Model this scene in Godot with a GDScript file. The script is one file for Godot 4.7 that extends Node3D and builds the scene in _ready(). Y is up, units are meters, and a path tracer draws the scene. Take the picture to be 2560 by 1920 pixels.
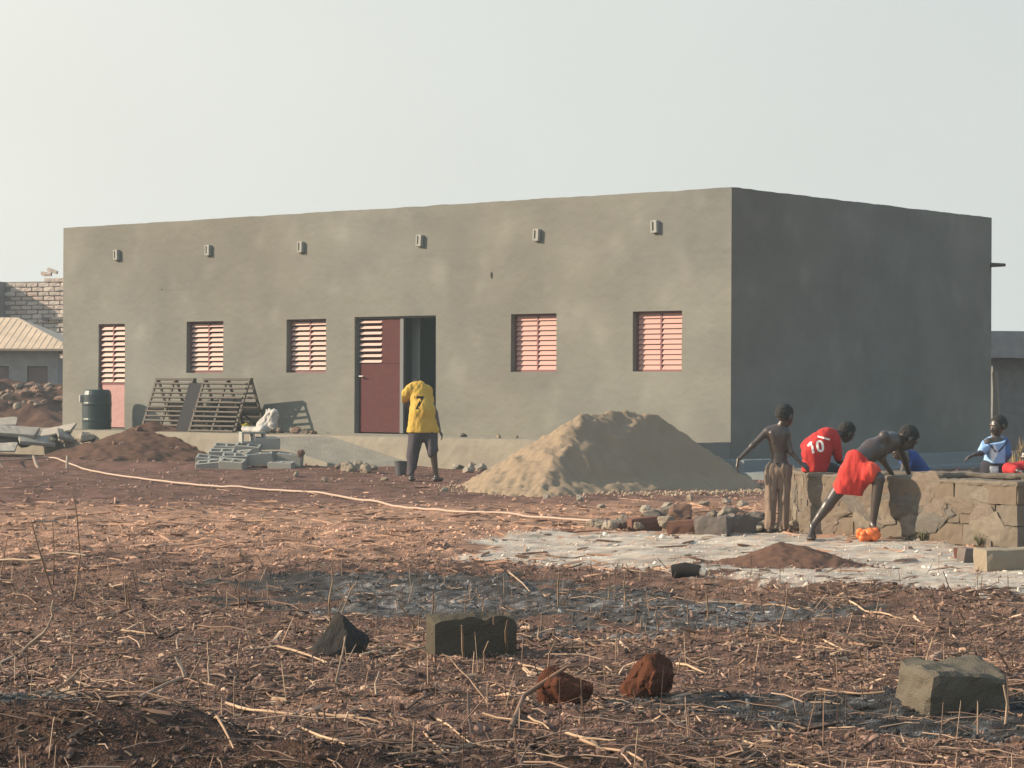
extends Node3D
# A plastered single-storey building on an African building site, seen across a burnt stubble field; children at a stone cistern.

# ---------------------------------------------------------------- small helpers
var names := {}
var rng := RandomNumberGenerator.new()
var nz := FastNoiseLite.new()

func lin(r: float, g: float, b: float) -> Color:
	return Color(r, g, b).linear_to_srgb()

func numbered(called: String) -> String:
	var n: int = names.get(called, 0)
	names[called] = n + 1
	return called if n == 0 else "%s_%03d" % [called, n]

func tag(o: Node, label: String, category: String, group := "", kind := "") -> void:
	o.set_meta("label", label)
	if category: o.set_meta("category", category)
	if group: o.set_meta("group", group)
	if kind: o.set_meta("kind", kind)

func thing(called: String, label: String, category: String, at := Vector3.ZERO, turn := 0.0, group := "") -> Node3D:
	var o := Node3D.new()
	o.name = numbered(called)
	add_child(o, true)
	o.position = at
	o.rotation.y = turn
	tag(o, label, category, group)
	return o

func part(called: String, mesh: Mesh, mat: Material, parent: Node, at := Vector3.ZERO) -> MeshInstance3D:
	var o := MeshInstance3D.new()
	o.mesh = mesh
	o.material_override = mat
	o.name = called if parent != self else numbered(called)
	if parent != self:
		var n := 0
		for c in parent.get_children():
			if String(c.name) == called or String(c.name).begins_with(called + "_0") or String(c.name).begins_with(called + "_1") or String(c.name).begins_with(called + "_2"): n += 1
		if n: o.name = "%s_%03d" % [called, n]
	parent.add_child(o, true)
	o.position = at
	return o

func solo(called: String, mesh: Mesh, mat: Material, label: String, category: String, at := Vector3.ZERO, turn := Vector3.ZERO, group := "") -> MeshInstance3D:
	var o := part(called, mesh, mat, self, at)
	o.rotation = turn
	tag(o, label, category, group)
	return o

func structure(called: String, mesh: Mesh, mat: Material) -> MeshInstance3D:
	var o := part(called, mesh, mat, self)
	o.set_meta("kind", "structure")
	return o

# geometry collector: quads and triangles are given anticlockwise seen from outside
class Geo:
	var v := PackedVector3Array()
	var n := PackedVector3Array()
	var c := PackedColorArray()
	var ix := PackedInt32Array()
	var color := Color.WHITE
	func tri(a: Vector3, b: Vector3, d: Vector3) -> void:
		var m := (b - a).cross(d - a).normalized()
		var s := v.size()
		v.append(a); v.append(b); v.append(d)
		for i in 3:
			n.append(m); c.append(color)
		ix.append(s); ix.append(s + 2); ix.append(s + 1)
	func quad(a: Vector3, b: Vector3, d: Vector3, e: Vector3) -> void:
		tri(a, b, d)
		tri(a, d, e)
	func vert(p: Vector3, m: Vector3, col: Color) -> int:
		v.append(p); n.append(m); c.append(col)
		return v.size() - 1
	func face(a: int, b: int, d: int) -> void:
		ix.append(a); ix.append(d); ix.append(b)
	func box(center: Vector3, size: Vector3, basis := Basis(), bevel := 0.0) -> void:
		var h := size * 0.5
		var b := minf(bevel, minf(h.x, minf(h.y, h.z)) * 0.9)
		var i := h - Vector3(b, b, b)
		for ax in 3:
			for s in [-1.0, 1.0]:
				var u: int = (ax + 1) % 3
				var w: int = (ax + 2) % 3
				var pts := []
				for k in [[-1, -1], [1, -1], [1, 1], [-1, 1]]:
					var p := Vector3()
					p[ax] = h[ax] * s
					p[u] = i[u] * k[0]
					p[w] = i[w] * k[1]
					pts.append(center + basis * p)
				if s > 0: quad(pts[0], pts[1], pts[2], pts[3])
				else: quad(pts[3], pts[2], pts[1], pts[0])
		if b <= 0.0: return
		for ax in 3:
			var u: int = (ax + 1) % 3
			var w: int = (ax + 2) % 3
			for su in [-1.0, 1.0]:
				for sw in [-1.0, 1.0]:
					var p := Vector3(); var q := Vector3()
					p[u] = h[u] * su; p[w] = i[w] * sw
					q[u] = i[u] * su; q[w] = h[w] * sw
					var lo := Vector3(); lo[ax] = -i[ax]
					var hi := Vector3(); hi[ax] = i[ax]
					var a1 := center + basis * (p + lo); var a2 := center + basis * (p + hi)
					var b1 := center + basis * (q + lo); var b2 := center + basis * (q + hi)
					if su * sw > 0: quad(a1, b1, b2, a2)
					else: quad(a1, a2, b2, b1)
		for sx in [-1.0, 1.0]:
			for sy in [-1.0, 1.0]:
				for sz in [-1.0, 1.0]:
					var a := center + basis * Vector3(h.x * sx, i.y * sy, i.z * sz)
					var e := center + basis * Vector3(i.x * sx, h.y * sy, i.z * sz)
					var f := center + basis * Vector3(i.x * sx, i.y * sy, h.z * sz)
					if sx * sy * sz > 0: tri(a, e, f)
					else: tri(a, f, e)
	func bar(a: Vector3, b: Vector3, w: float, h: float, up := Vector3.UP) -> void:
		var z := (b - a).normalized()
		var x := up.cross(z)
		if x.length() < 0.01: x = Vector3.RIGHT.cross(z)
		x = x.normalized()
		box((a + b) * 0.5, Vector3(w, h, a.distance_to(b)), Basis(x, z.cross(x), z))
	func tube(pts: PackedVector3Array, radii: PackedFloat32Array, sides := 6) -> void:
		var rings := []
		var prev := Vector3.UP
		for k in pts.size():
			var t := (pts[mini(k + 1, pts.size() - 1)] - pts[maxi(k - 1, 0)]).normalized()
			var x := prev.cross(t)
			if x.length() < 0.05: x = Vector3.RIGHT.cross(t)
			x = x.normalized()
			var y := t.cross(x)
			prev = y
			var ring := []
			for s in sides:
				var an := TAU * s / sides
				var m := x * cos(an) + y * sin(an)
				ring.append(vert(pts[k] + m * radii[k], m, color))
			rings.append(ring)
		for k in pts.size() - 1:
			for s in sides:
				var s2 := (s + 1) % sides
				face(rings[k][s], rings[k][s2], rings[k + 1][s2])
				face(rings[k][s], rings[k + 1][s2], rings[k + 1][s])
		for e in [0, pts.size() - 1]:
			for s in range(1, sides - 1):
				if e == 0: tri(v[rings[e][0]], v[rings[e][s + 1]], v[rings[e][s]])
				else: tri(v[rings[e][0]], v[rings[e][s]], v[rings[e][s + 1]])
	func mesh() -> ArrayMesh:
		var a := []
		a.resize(Mesh.ARRAY_MAX)
		a[Mesh.ARRAY_VERTEX] = v
		a[Mesh.ARRAY_NORMAL] = n
		a[Mesh.ARRAY_COLOR] = c
		a[Mesh.ARRAY_INDEX] = ix
		var m := ArrayMesh.new()
		m.add_surface_from_arrays(Mesh.PRIMITIVE_TRIANGLES, a)
		return m

# distance field on a grid, meshed by surface nets: bodies and clothes
class Field:
	var o: Vector3
	var c: float
	var nx: int
	var ny: int
	var nzz: int
	var d := PackedFloat32Array()
	var r0 := PackedInt32Array()
	var r1 := PackedInt32Array()
	func _init(lo: Vector3, hi: Vector3, cell: float) -> void:
		o = lo
		c = cell
		nx = int(ceil((hi.x - lo.x) / cell)) + 1
		ny = int(ceil((hi.y - lo.y) / cell)) + 1
		nzz = int(ceil((hi.z - lo.z) / cell)) + 1
		d.resize(nx * ny * nzz)
		d.fill(0.2)
		r0.resize(ny * nzz)
		r0.fill(nx)
		r1.resize(ny * nzz)
		r1.fill(-1)
	func cap(a: Vector3, b: Vector3, ra: float, rb: float, k := 0.02, ax := Vector3.ZERO, f := 1.0) -> void:
		var pad := maxf(ra, rb) + k + 2.5 * c
		var lo := (Vector3(minf(a.x, b.x), minf(a.y, b.y), minf(a.z, b.z)) - Vector3(pad, pad, pad) - o) / c
		var hi := (Vector3(maxf(a.x, b.x), maxf(a.y, b.y), maxf(a.z, b.z)) + Vector3(pad, pad, pad) - o) / c
		var i0 := clampi(int(lo.x), 0, nx - 1)
		var i1 := clampi(int(hi.x) + 1, 0, nx - 1)
		var ab := b - a
		var l2 := maxf(ab.length_squared(), 1e-8)
		var flat := f != 1.0
		for kz in range(clampi(int(lo.z), 0, nzz - 1), clampi(int(hi.z) + 1, 0, nzz - 1) + 1):
			for jy in range(clampi(int(lo.y), 0, ny - 1), clampi(int(hi.y) + 1, 0, ny - 1) + 1):
				var row := kz * ny + jy
				var base := row * nx
				if i0 < r0[row]: r0[row] = i0
				if i1 > r1[row]: r1[row] = i1
				for i in range(i0, i1 + 1):
					var p := Vector3(o.x + i * c - a.x, o.y + jy * c - a.y, o.z + kz * c - a.z)
					if flat: p += ax * ((f - 1.0) * p.dot(ax))
					var t := clampf(p.dot(ab) / l2, 0.0, 1.0)
					var e := (p - ab * t).length() - lerpf(ra, rb, t)
					var w := d[base + i]
					if e < w + k:
						var h := maxf(k - absf(e - w), 0.0)
						d[base + i] = minf(e, w) - h * h * 0.25 / k
	func ell(at: Vector3, b: Basis, r: Vector3, k := 0.02) -> void:
		var big := maxf(r.x, maxf(r.y, r.z))
		var small := minf(r.x, minf(r.y, r.z))
		var pad := big + k + 2.5 * c
		var lo := (at - Vector3(pad, pad, pad) - o) / c
		var hi := (at + Vector3(pad, pad, pad) - o) / c
		var i0 := clampi(int(lo.x), 0, nx - 1)
		var i1 := clampi(int(hi.x) + 1, 0, nx - 1)
		for kz in range(clampi(int(lo.z), 0, nzz - 1), clampi(int(hi.z) + 1, 0, nzz - 1) + 1):
			for jy in range(clampi(int(lo.y), 0, ny - 1), clampi(int(hi.y) + 1, 0, ny - 1) + 1):
				var row := kz * ny + jy
				var base := row * nx
				if i0 < r0[row]: r0[row] = i0
				if i1 > r1[row]: r1[row] = i1
				for i in range(i0, i1 + 1):
					var p := Vector3(o.x + i * c, o.y + jy * c, o.z + kz * c) - at
					var q := Vector3(p.dot(b.x) / r.x, p.dot(b.y) / r.y, p.dot(b.z) / r.z)
					var e := (q.length() - 1.0) * small
					var w := d[base + i]
					if e < w + k:
						var h := maxf(k - absf(e - w), 0.0)
						d[base + i] = minf(e, w) - h * h * 0.25 / k
	func cut(at: Vector3, away: Vector3) -> void:
		away = away.normalized()
		for kz in nzz:
			for jy in ny:
				var row := kz * ny + jy
				for i in range(r0[row], r1[row] + 1):
					var e := (Vector3(o.x + i * c, o.y + jy * c, o.z + kz * c) - at).dot(away)
					if e > d[row * nx + i]: d[row * nx + i] = e
	func wrinkle(noise: FastNoiseLite, amp: float, scale: Vector3) -> void:
		for kz in nzz:
			for jy in ny:
				var row := kz * ny + jy
				for i in range(r0[row], r1[row] + 1):
					if absf(d[row * nx + i]) < 0.05:
						d[row * nx + i] += amp * noise.get_noise_3d((o.x + i * c) * scale.x, (o.y + jy * c) * scale.y, (o.z + kz * c) * scale.z)
	func at(p: Vector3) -> float:
		var q := (p - o) / c
		var i := int(floor(q.x)); var j := int(floor(q.y)); var k := int(floor(q.z))
		if i < 0 or j < 0 or k < 0 or i > nx - 2 or j > ny - 2 or k > nzz - 2: return 0.2
		var f := q - Vector3(i, j, k)
		var b := (k * ny + j) * nx + i
		var sy := nx
		var sz := nx * ny
		return lerpf(lerpf(lerpf(d[b], d[b + 1], f.x), lerpf(d[b + sy], d[b + sy + 1], f.x), f.y), lerpf(lerpf(d[b + sz], d[b + sz + 1], f.x), lerpf(d[b + sz + sy], d[b + sz + sy + 1], f.x), f.y), f.z)
	func into(g: Geo, paint = null) -> void:
		var vi := PackedInt32Array()
		vi.resize(nx * ny * nzz)
		vi.fill(-1)
		var sy := nx
		var sz := nx * ny
		var off := [0, 1, sy, sy + 1, sz, sz + 1, sz + sy, sz + sy + 1]
		var edges := [[0, 1], [2, 3], [4, 5], [6, 7], [0, 2], [1, 3], [4, 6], [5, 7], [0, 4], [1, 5], [2, 6], [3, 7]]
		for kz in nzz - 1:
			for jy in ny - 1:
				var row := kz * ny + jy
				var a := mini(mini(r0[row], r0[row + 1]), mini(r0[row + ny], r0[row + ny + 1]))
				var z := maxi(maxi(r1[row], r1[row + 1]), maxi(r1[row + ny], r1[row + ny + 1]))
				for i in range(maxi(a - 1, 0), mini(z, nx - 2) + 1):
					var b := row * nx + i
					var s := d[b] < 0.0
					if s == (d[b + 1] < 0.0) and s == (d[b + sy] < 0.0) and s == (d[b + sz] < 0.0) and s == (d[b + sy + 1] < 0.0) and s == (d[b + sz + 1] < 0.0) and s == (d[b + sz + sy] < 0.0) and s == (d[b + sz + sy + 1] < 0.0):
						continue
					var sum := Vector3()
					var cnt := 0
					for e in edges:
						var v0: float = d[b + off[e[0]]]
						var v1: float = d[b + off[e[1]]]
						if (v0 < 0.0) != (v1 < 0.0):
							var t := v0 / (v0 - v1)
							var p0 := Vector3(e[0] & 1, (e[0] >> 1) & 1, e[0] >> 2)
							var p1 := Vector3(e[1] & 1, (e[1] >> 1) & 1, e[1] >> 2)
							sum += p0.lerp(p1, t)
							cnt += 1
					var p := o + (Vector3(i, jy, kz) + sum / cnt) * c
					var gr := Vector3(d[b + 1] + d[b + sy + 1] + d[b + sz + 1] + d[b + sz + sy + 1] - d[b] - d[b + sy] - d[b + sz] - d[b + sz + sy], d[b + sy] + d[b + sy + 1] + d[b + sz + sy] + d[b + sz + sy + 1] - d[b] - d[b + 1] - d[b + sz] - d[b + sz + 1], d[b + sz] + d[b + sz + 1] + d[b + sz + sy] + d[b + sz + sy + 1] - d[b] - d[b + 1] - d[b + sy] - d[b + sy + 1])
					vi[b] = g.vert(p, gr.normalized(), paint.call(p) if paint != null else g.color)
					if jy > 0 and kz > 0 and s != (d[b + 1] < 0.0): _q(g, s, vi[b - sy - sz], vi[b - sz], vi[b], vi[b - sy])
					if i > 0 and kz > 0 and s != (d[b + sy] < 0.0): _q(g, not s, vi[b - 1 - sz], vi[b - sz], vi[b], vi[b - 1])
					if i > 0 and jy > 0 and s != (d[b + sz] < 0.0): _q(g, s, vi[b - 1 - sy], vi[b - sy], vi[b], vi[b - 1])
	func _q(g: Geo, fwd: bool, a: int, b: int, e: int, f: int) -> void:
		if a < 0 or b < 0 or e < 0 or f < 0: return
		if fwd:
			g.face(a, b, e); g.face(a, e, f)
		else:
			g.face(a, e, b); g.face(a, f, e)

# ---------------------------------------------------------------- materials
var M := {}

func noise_tex(freq: float, octaves: int, lo: Color, hi: Color, size := 512, sd := 1, normal := false, strength := 4.0, kind := FastNoiseLite.TYPE_SIMPLEX_SMOOTH) -> NoiseTexture2D:
	var t := NoiseTexture2D.new()
	var n := FastNoiseLite.new()
	n.noise_type = kind
	n.seed = sd
	n.frequency = freq
	n.fractal_octaves = octaves
	t.width = size
	t.height = size
	t.seamless = true
	t.noise = n
	if normal:
		t.as_normal_map = true
		t.bump_strength = strength
	else:
		var g := Gradient.new()
		g.set_color(0, lo)
		g.set_color(1, hi)
		t.color_ramp = g
	return t

func mat(color: Color, rough := 0.9, tex: Texture2D = null, scale := 1.0, nrm: Texture2D = null, nscale := 1.0, spec := 0.5) -> StandardMaterial3D:
	var m := StandardMaterial3D.new()
	m.albedo_color = color
	m.roughness = rough
	m.metallic_specular = spec
	m.vertex_color_use_as_albedo = true
	if tex or nrm:
		m.uv1_triplanar = true
		m.uv1_world_triplanar = true
		m.uv1_scale = Vector3.ONE * scale
		m.uv1_triplanar_sharpness = 4.0
	if tex: m.albedo_texture = tex
	if nrm:
		m.normal_enabled = true
		m.normal_texture = nrm
		m.normal_scale = nscale
	return m

func make_materials() -> void:
	var grain := noise_tex(0.09, 4, Color(0.62, 0.62, 0.62), Color(1, 1, 1), 512, 3)
	var grain_n := noise_tex(0.09, 4, Color.BLACK, Color.WHITE, 512, 4, true, 5.0)
	var blotch := noise_tex(0.012, 5, Color(0.86, 0.86, 0.865), Color(1, 1, 0.99), 512, 7)
	var speck := noise_tex(0.16, 3, Color(0.45, 0.45, 0.45), Color(1, 1, 1), 512, 9)
	M.plaster = mat(Color.WHITE, 0.92, blotch, 0.11, grain_n, 0.12, 0.3)
	M.terrace = mat(lin(0.275, 0.25, 0.205), 0.92, blotch, 0.25, grain_n, 0.12, 0.3)
	M.ramp = mat(lin(0.27, 0.25, 0.21), 0.92, blotch, 0.3, grain_n, 0.15, 0.3)
	M.ground = mat(Color.WHITE, 1.0, speck, 1.3, grain_n, 1.0, 0.15)
	M.sand = mat(lin(0.49, 0.375, 0.262), 1.0, speck, 1.6, grain_n, 0.8, 0.15)
	M.soil = mat(lin(0.20, 0.118, 0.090), 1.0, speck, 1.5, grain_n, 1.0, 0.15)
	M.pink = mat(lin(0.46, 0.27, 0.24), 0.62, null, 1.0, null, 1.0, 0.3)
	M.sheen_slat = mat(lin(0.54, 0.385, 0.34), 0.55, null, 1.0, null, 1.0, 0.35)  # paler than the pink slats: bright sheen is put into the colour
	M.frame_red = mat(lin(0.16, 0.045, 0.05), 0.5)
	M.maroon = mat(lin(0.080, 0.017, 0.020), 0.7, blotch, 1.2, null, 1.0, 0.3)
	M.pink_panel = mat(lin(0.40, 0.21, 0.20), 0.45, blotch, 1.2)
	M.grey_steel = mat(lin(0.085, 0.095, 0.098), 0.5)
	M.inside = mat(lin(0.32, 0.33, 0.32), 0.95)
	M.concrete = mat(lin(0.62, 0.62, 0.57), 0.95, speck, 2.2, grain_n, 1.0, 0.2)
	M.dark_concrete = mat(lin(0.085, 0.085, 0.085), 0.95, speck, 2.2, grain_n, 1.0, 0.2)
	M.field_block = mat(lin(0.235, 0.20, 0.15), 0.95, speck, 2.2, grain_n, 1.0, 0.2)
	M.cistern = mat(lin(0.33, 0.28, 0.225), 0.95, speck, 2.6, grain_n, 1.2, 0.2)
	M.mortar = mat(lin(0.25, 0.20, 0.15), 0.95, speck, 2.6, grain_n, 1.2, 0.2)
	M.stone = mat(Color.WHITE, 0.95, speck, 2.0, grain_n, 1.0, 0.2)
	M.clod = mat(lin(0.175, 0.068, 0.040), 1.0, speck, 2.5, grain_n, 1.2, 0.15)
	M.wood = mat(Color.WHITE, 0.85, speck, 1.5, null, 1.0, 0.3)
	M.stick = mat(Color.WHITE, 0.75, null, 1.0, null, 1.0, 0.35)
	M.iron = mat(lin(0.17, 0.14, 0.115), 0.8, speck, 2.0)
	M.drum = mat(lin(0.014, 0.030, 0.036), 0.42, null, 1.0, null, 1.0, 0.5)
	M.hose = mat(lin(0.36, 0.26, 0.20), 0.6)
	M.skin = mat(lin(0.038, 0.025, 0.020), 0.40, null, 1.0, null, 1.0, 0.6)
	M.hair = mat(lin(0.012, 0.011, 0.011), 0.9)
	M.cloth = mat(Color.WHITE, 0.85)
	M.orange = mat(lin(0.75, 0.16, 0.035), 0.5)
	M.tin = mat(lin(0.60, 0.45, 0.31), 0.8, blotch, 0.2)
	M.far_wall = mat(lin(0.27, 0.27, 0.27), 0.95, blotch, 0.5)
	M.brick = mat(lin(1.0, 1.0, 1.0), 0.95, speck, 1.2)
	M.dark_board = mat(lin(0.022, 0.018, 0.017), 0.9, speck, 2.0)  # near-black, stands for the shade behind the trestle bars
	M.dark = mat(lin(0.03, 0.03, 0.03), 0.9)
	M.sack = mat(lin(0.37, 0.355, 0.33), 0.85)

# ---------------------------------------------------------------- the lie of the land
var ditch_a := Vector2(-11.0, -43.2)
var ditch_b := Vector2(-5.9, -41.6)

func ground_h(x: float, z: float) -> float:
	var d := -z
	var t := clampf((d - 30.0) / 13.0, 0.0, 1.0)
	var h := 0.14 * t * t * (3.0 - 2.0 * t)
	var q := Geometry2D.get_closest_point_to_segment(Vector2(x, z), ditch_a, ditch_b).distance_to(Vector2(x, z))
	if q < 1.6: h -= 0.34 * (1.0 - smoothstep(0.35, 1.5, q))
	if d < 70.0:
		var calm := 1.0 - smoothstep(36.0, 60.0, d)
		h += calm * (0.040 * nz.get_noise_2d(x * 35.0, z * 35.0) + 0.020 * nz.get_noise_2d(x * 160.0 + 90.0, z * 160.0))
	if d < 13.0:   # a low hump at the near left, its shade put into the soil colour
		var e := Vector2((x + 1.75) / 1.15, (d - 9.75) / 0.75).length()
		h += 0.20 * (1.0 - smoothstep(0.1, 1.0, e))
		e = Vector2((x + 0.75) / 0.5, (d - 9.35) / 0.35).length()
		h += 0.08 * (1.0 - smoothstep(0.1, 1.0, e))
	return h

func ground_fine(x: float, z: float) -> float:
	var d := -z
	var h := ground_h(x, z)
	if d < 40.0:
		var f := 1.0 - smoothstep(28.0, 40.0, d)
		var rough := 1.0
		if d > 16.0: rough = 0.5 if in_lime(x, d) else 1.5
		h += f * rough * (0.020 * nz.get_noise_2d(x * 420.0, z * 520.0) + 0.011 * nz.get_noise_2d(x * 1100.0 + 5.0, z * 1300.0))
	return h

func on_ground(p: Vector3, up := 0.0) -> Vector3:
	return Vector3(p.x, ground_h(p.x, p.z) + up, p.z)

var lime := PackedVector2Array([Vector2(-0.5, 23.3), Vector2(0.2, 24.5), Vector2(1.6, 24.9), Vector2(2.9, 24.8), Vector2(3.9, 23.5), Vector2(4.8, 22.4), Vector2(7.5, 19.5), Vector2(7.5, 15.9), Vector2(3.9, 16.9), Vector2(2.2, 18.7), Vector2(0.8, 19.9), Vector2(-0.3, 21.0)])
var ash_far := PackedVector2Array([Vector2(-2.5, 18.4), Vector2(-1.2, 18.9), Vector2(0.2, 18.6), Vector2(1.3, 17.2), Vector2(2.4, 16.2), Vector2(2.1, 15.2), Vector2(0.8, 14.7), Vector2(-0.4, 15.0), Vector2(-1.5, 16.2)])
var ash_near := PackedVector2Array([Vector2(0.3, 11.35), Vector2(1.1, 11.75), Vector2(2.0, 11.6), Vector2(3.6, 11.3), Vector2(3.6, 10.2), Vector2(2.1, 10.35), Vector2(1.1, 10.75)])

func ground_color(x: float, z: float) -> Color:
	var d := -z
	var n1 := nz.get_noise_2d(x * 60.0, z * 60.0)
	var n2 := nz.get_noise_2d(x * 260.0 + 31.0, z * 260.0)
	var n3 := nz.get_noise_2d(x * 900.0, z * 900.0 + 17.0)
	var burnt := Color(0.24, 0.145, 0.11)
	var earth := Color(0.58, 0.345, 0.235)
	var far := Color(0.27, 0.158, 0.126)
	var c := burnt.lerp(earth, smoothstep(19.0, 22.5, d + n1 * 2.2 + n2 * 1.6 - maxf(-x - 1.5, 0.0) * 0.3))
	c = c.lerp(far, smoothstep(29.0, 33.0, d + n1 * 1.5 + n2 * 0.8 - x * 0.2))
	c = c.lerp(earth * 0.85, clampf(n1 * 1.2 - 0.1, 0.0, 0.5) if d < 19.0 else 0.0)
	var p := Vector2(x + n2 * 0.25 + n1 * 0.3, d + n1 * 0.9 + n2 * 0.9 + n3 * 0.9)
	if d > 15.5 and d < 26.0 and Geometry2D.is_point_in_polygon(p, lime):
		c = Color(0.84, 0.745, 0.625).lerp(c, clampf(n3 * 1.5 - 0.2 + n2 * 0.9 + 0.5 * nz.get_noise_2d(x * 150.0, z * 420.0), 0.0, 0.85))
	p = Vector2(x + n2 * 0.3 + n1 * 0.3, d + n1 * 0.8 + n2 * 0.4)
	if d > 13.0 and d < 20.0 and Geometry2D.is_point_in_polygon(p, ash_far):
		c = Color(0.118, 0.106, 0.098).lerp(Color(0.36, 0.35, 0.345), clampf(n3 * 1.3 + n1 * 0.6, 0.0, 0.8) if x > -1.4 else 0.0)
	if d > 9.0 and d < 13.0 and Geometry2D.is_point_in_polygon(Vector2(x + n2 * 0.2, d + n1 * 0.25 + n2 * 0.2), ash_near):
		c = Color(0.070, 0.065, 0.063).lerp(Color(0.24, 0.24, 0.24), clampf(n3 * 1.3 - 0.15, 0.0, 0.8))
	if d < 13.5 and Vector2((x + 2.05) / 0.4, (d - 10.1) / 0.35).length() + n2 * 0.5 < 0.9:
		c = Color(0.33, 0.32, 0.31)
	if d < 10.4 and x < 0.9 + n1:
		c = c * (1.0 - 0.55 * smoothstep(10.4, 9.4, d + n2 * 0.4))  # shade of the near left hump painted into the soil
	var streak := nz.get_noise_2d(x * 90.0 + 7.0, z * 300.0) * smoothstep(17.0, 21.0, d)
	c = c * (1.0 + 0.35 * n2 + 0.35 * n3 + 0.45 * streak)
	return Color(maxf(c.r, 0.01), maxf(c.g, 0.008), maxf(c.b, 0.006))

func build_ground() -> void:
	var ds := PackedFloat32Array()
	for v in [-60.0, -30.0, -12.0, -4.0, 0.0, 3.0, 5.0, 6.2]: ds.append(v)
	var d := 7.0
	while d < 52.0:
		ds.append(d)
		d *= 1.0037
	while d < 4000.0:
		ds.append(d)
		d *= 1.12
	ds.append(4000.0)
	var us := PackedFloat32Array()
	for v in [-40.0, -15.0, -6.0, -3.0, -1.8, -1.3]: us.append(v)
	for i in 321: us.append(-1.0 + i / 160.0)
	for v in [1.3, 1.8, 3.0, 6.0, 15.0, 40.0]: us.append(v)
	var g := Geo.new()
	var w := us.size()
	for r in ds.size():
		var dd := ds[r]
		var half := 1.4 + 0.30 * maxf(dd, 7.0)
		for k in w:
			var x := us[k] * half
			g.v.append(Vector3(x, ground_fine(x, -dd) if dd > 5.5 else 0.0, -dd))
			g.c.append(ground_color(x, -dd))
	g.n.resize(g.v.size())
	for r in ds.size():
		for k in w:
			var i := r * w + k
			var a := g.v[i - 1] if k > 0 else g.v[i]
			var b := g.v[i + 1] if k < w - 1 else g.v[i]
			var e := g.v[i - w] if r > 0 else g.v[i]
			var f := g.v[i + w] if r < ds.size() - 1 else g.v[i]
			g.n[i] = (b - a).cross(f - e).normalized()
			if r < ds.size() - 1 and k < w - 1:
				g.face(i, i + 1, i + w + 1)
				g.face(i, i + w + 1, i + w)
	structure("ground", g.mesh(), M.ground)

# a heap: a height function over a patch, laid on the land
func heap_mesh(at: Vector3, u0: float, u1: float, v0: float, v1: float, cell: float, fn: Callable, tint = null) -> ArrayMesh:
	var g := Geo.new()
	var nu := int((u1 - u0) / cell) + 1
	var nv := int((v1 - v0) / cell) + 1
	for j in nv:
		for i in nu:
			var u := u0 + i * cell
			var v := v0 + j * cell
			var h: float = fn.call(u, v)
			var base := ground_h(at.x + u, at.z + v) - at.y
			g.v.append(Vector3(u, base + (h if h > 0.0 else -0.06), v))
			g.c.append(tint.call(u, v) if tint != null else Color.WHITE)
	g.n.resize(g.v.size())
	for j in nv:
		for i in nu:
			var k := j * nu + i
			var a := g.v[k - 1] if i > 0 else g.v[k]
			var b := g.v[k + 1] if i < nu - 1 else g.v[k]
			var e := g.v[k - nu] if j > 0 else g.v[k]
			var f := g.v[k + nu] if j < nv - 1 else g.v[k]
			g.n[k] = (f - e).cross(b - a).normalized()
			if i < nu - 1 and j < nv - 1:
				g.face(k, k + nu, k + nu + 1)
				g.face(k, k + nu + 1, k + 1)
	return g.mesh()

# ---------------------------------------------------------------- stones and blocks
var ico_v := []
var ico_f := []

func make_ico() -> void:
	var t := (1.0 + sqrt(5.0)) / 2.0
	for p in [Vector3(-1, t, 0), Vector3(1, t, 0), Vector3(-1, -t, 0), Vector3(1, -t, 0), Vector3(0, -1, t), Vector3(0, 1, t), Vector3(0, -1, -t), Vector3(0, 1, -t), Vector3(t, 0, -1), Vector3(t, 0, 1), Vector3(-t, 0, -1), Vector3(-t, 0, 1)]:
		ico_v.append(p.normalized())
	ico_f = [[0, 11, 5], [0, 5, 1], [0, 1, 7], [0, 7, 10], [0, 10, 11], [1, 5, 9], [5, 11, 4], [11, 10, 2], [10, 7, 6], [7, 1, 8], [3, 9, 4], [3, 4, 2], [3, 2, 6], [3, 6, 8], [3, 8, 9], [4, 9, 5], [2, 4, 11], [6, 2, 10], [8, 6, 7], [9, 8, 1]]

func rock(size: Vector3, sd: int, subdiv := 2, rough := 0.22, color := Color.WHITE, tone := 0.0, taper := 0.0) -> ArrayMesh:
	var tris := []
	for f in ico_f: tris.append([ico_v[f[0]], ico_v[f[1]], ico_v[f[2]]])
	for s in subdiv:
		var more := []
		for f in tris:
			var a: Vector3 = (f[0] + f[1]).normalized()
			var b: Vector3 = (f[1] + f[2]).normalized()
			var c: Vector3 = (f[2] + f[0]).normalized()
			more.append([f[0], a, c]); more.append([f[1], b, a]); more.append([f[2], c, b]); more.append([a, b, c])
		tris = more
	var r := RandomNumberGenerator.new()
	r.seed = sd * 77 + 5
	var planes := []
	for i in 9:
		planes.append([Vector3(r.randfn(), r.randfn(), r.randfn()).normalized(), r.randf_range(0.62, 0.85)])
	var g := Geo.new()
	for f in tris:
		var q := []
		for p in f:
			var m: Vector3 = p
			for pl in planes:
				var e: float = m.dot(pl[0])
				if e > pl[1]: m = m - pl[0] * (e - pl[1])
			m *= 1.0 + rough * nz.get_noise_3d(p.x * 60.0 + sd * 40.0, p.y * 60.0, p.z * 60.0) + rough * 0.5 * nz.get_noise_3d(p.x * 200.0, p.y * 200.0 + sd * 31.0, p.z * 200.0)
			q.append(m * size * 0.5 * Vector3(1.0 - taper * (m.y + 0.8), 1.0, 1.0 - taper * 0.6 * (m.y + 0.8)))
		var k := 1.0 + tone * r.randf_range(-1, 1)
		g.color = Color(color.r * k, color.g * k, color.b * k)
		g.tri(q[0], q[1], q[2])
	return g.mesh()

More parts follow.
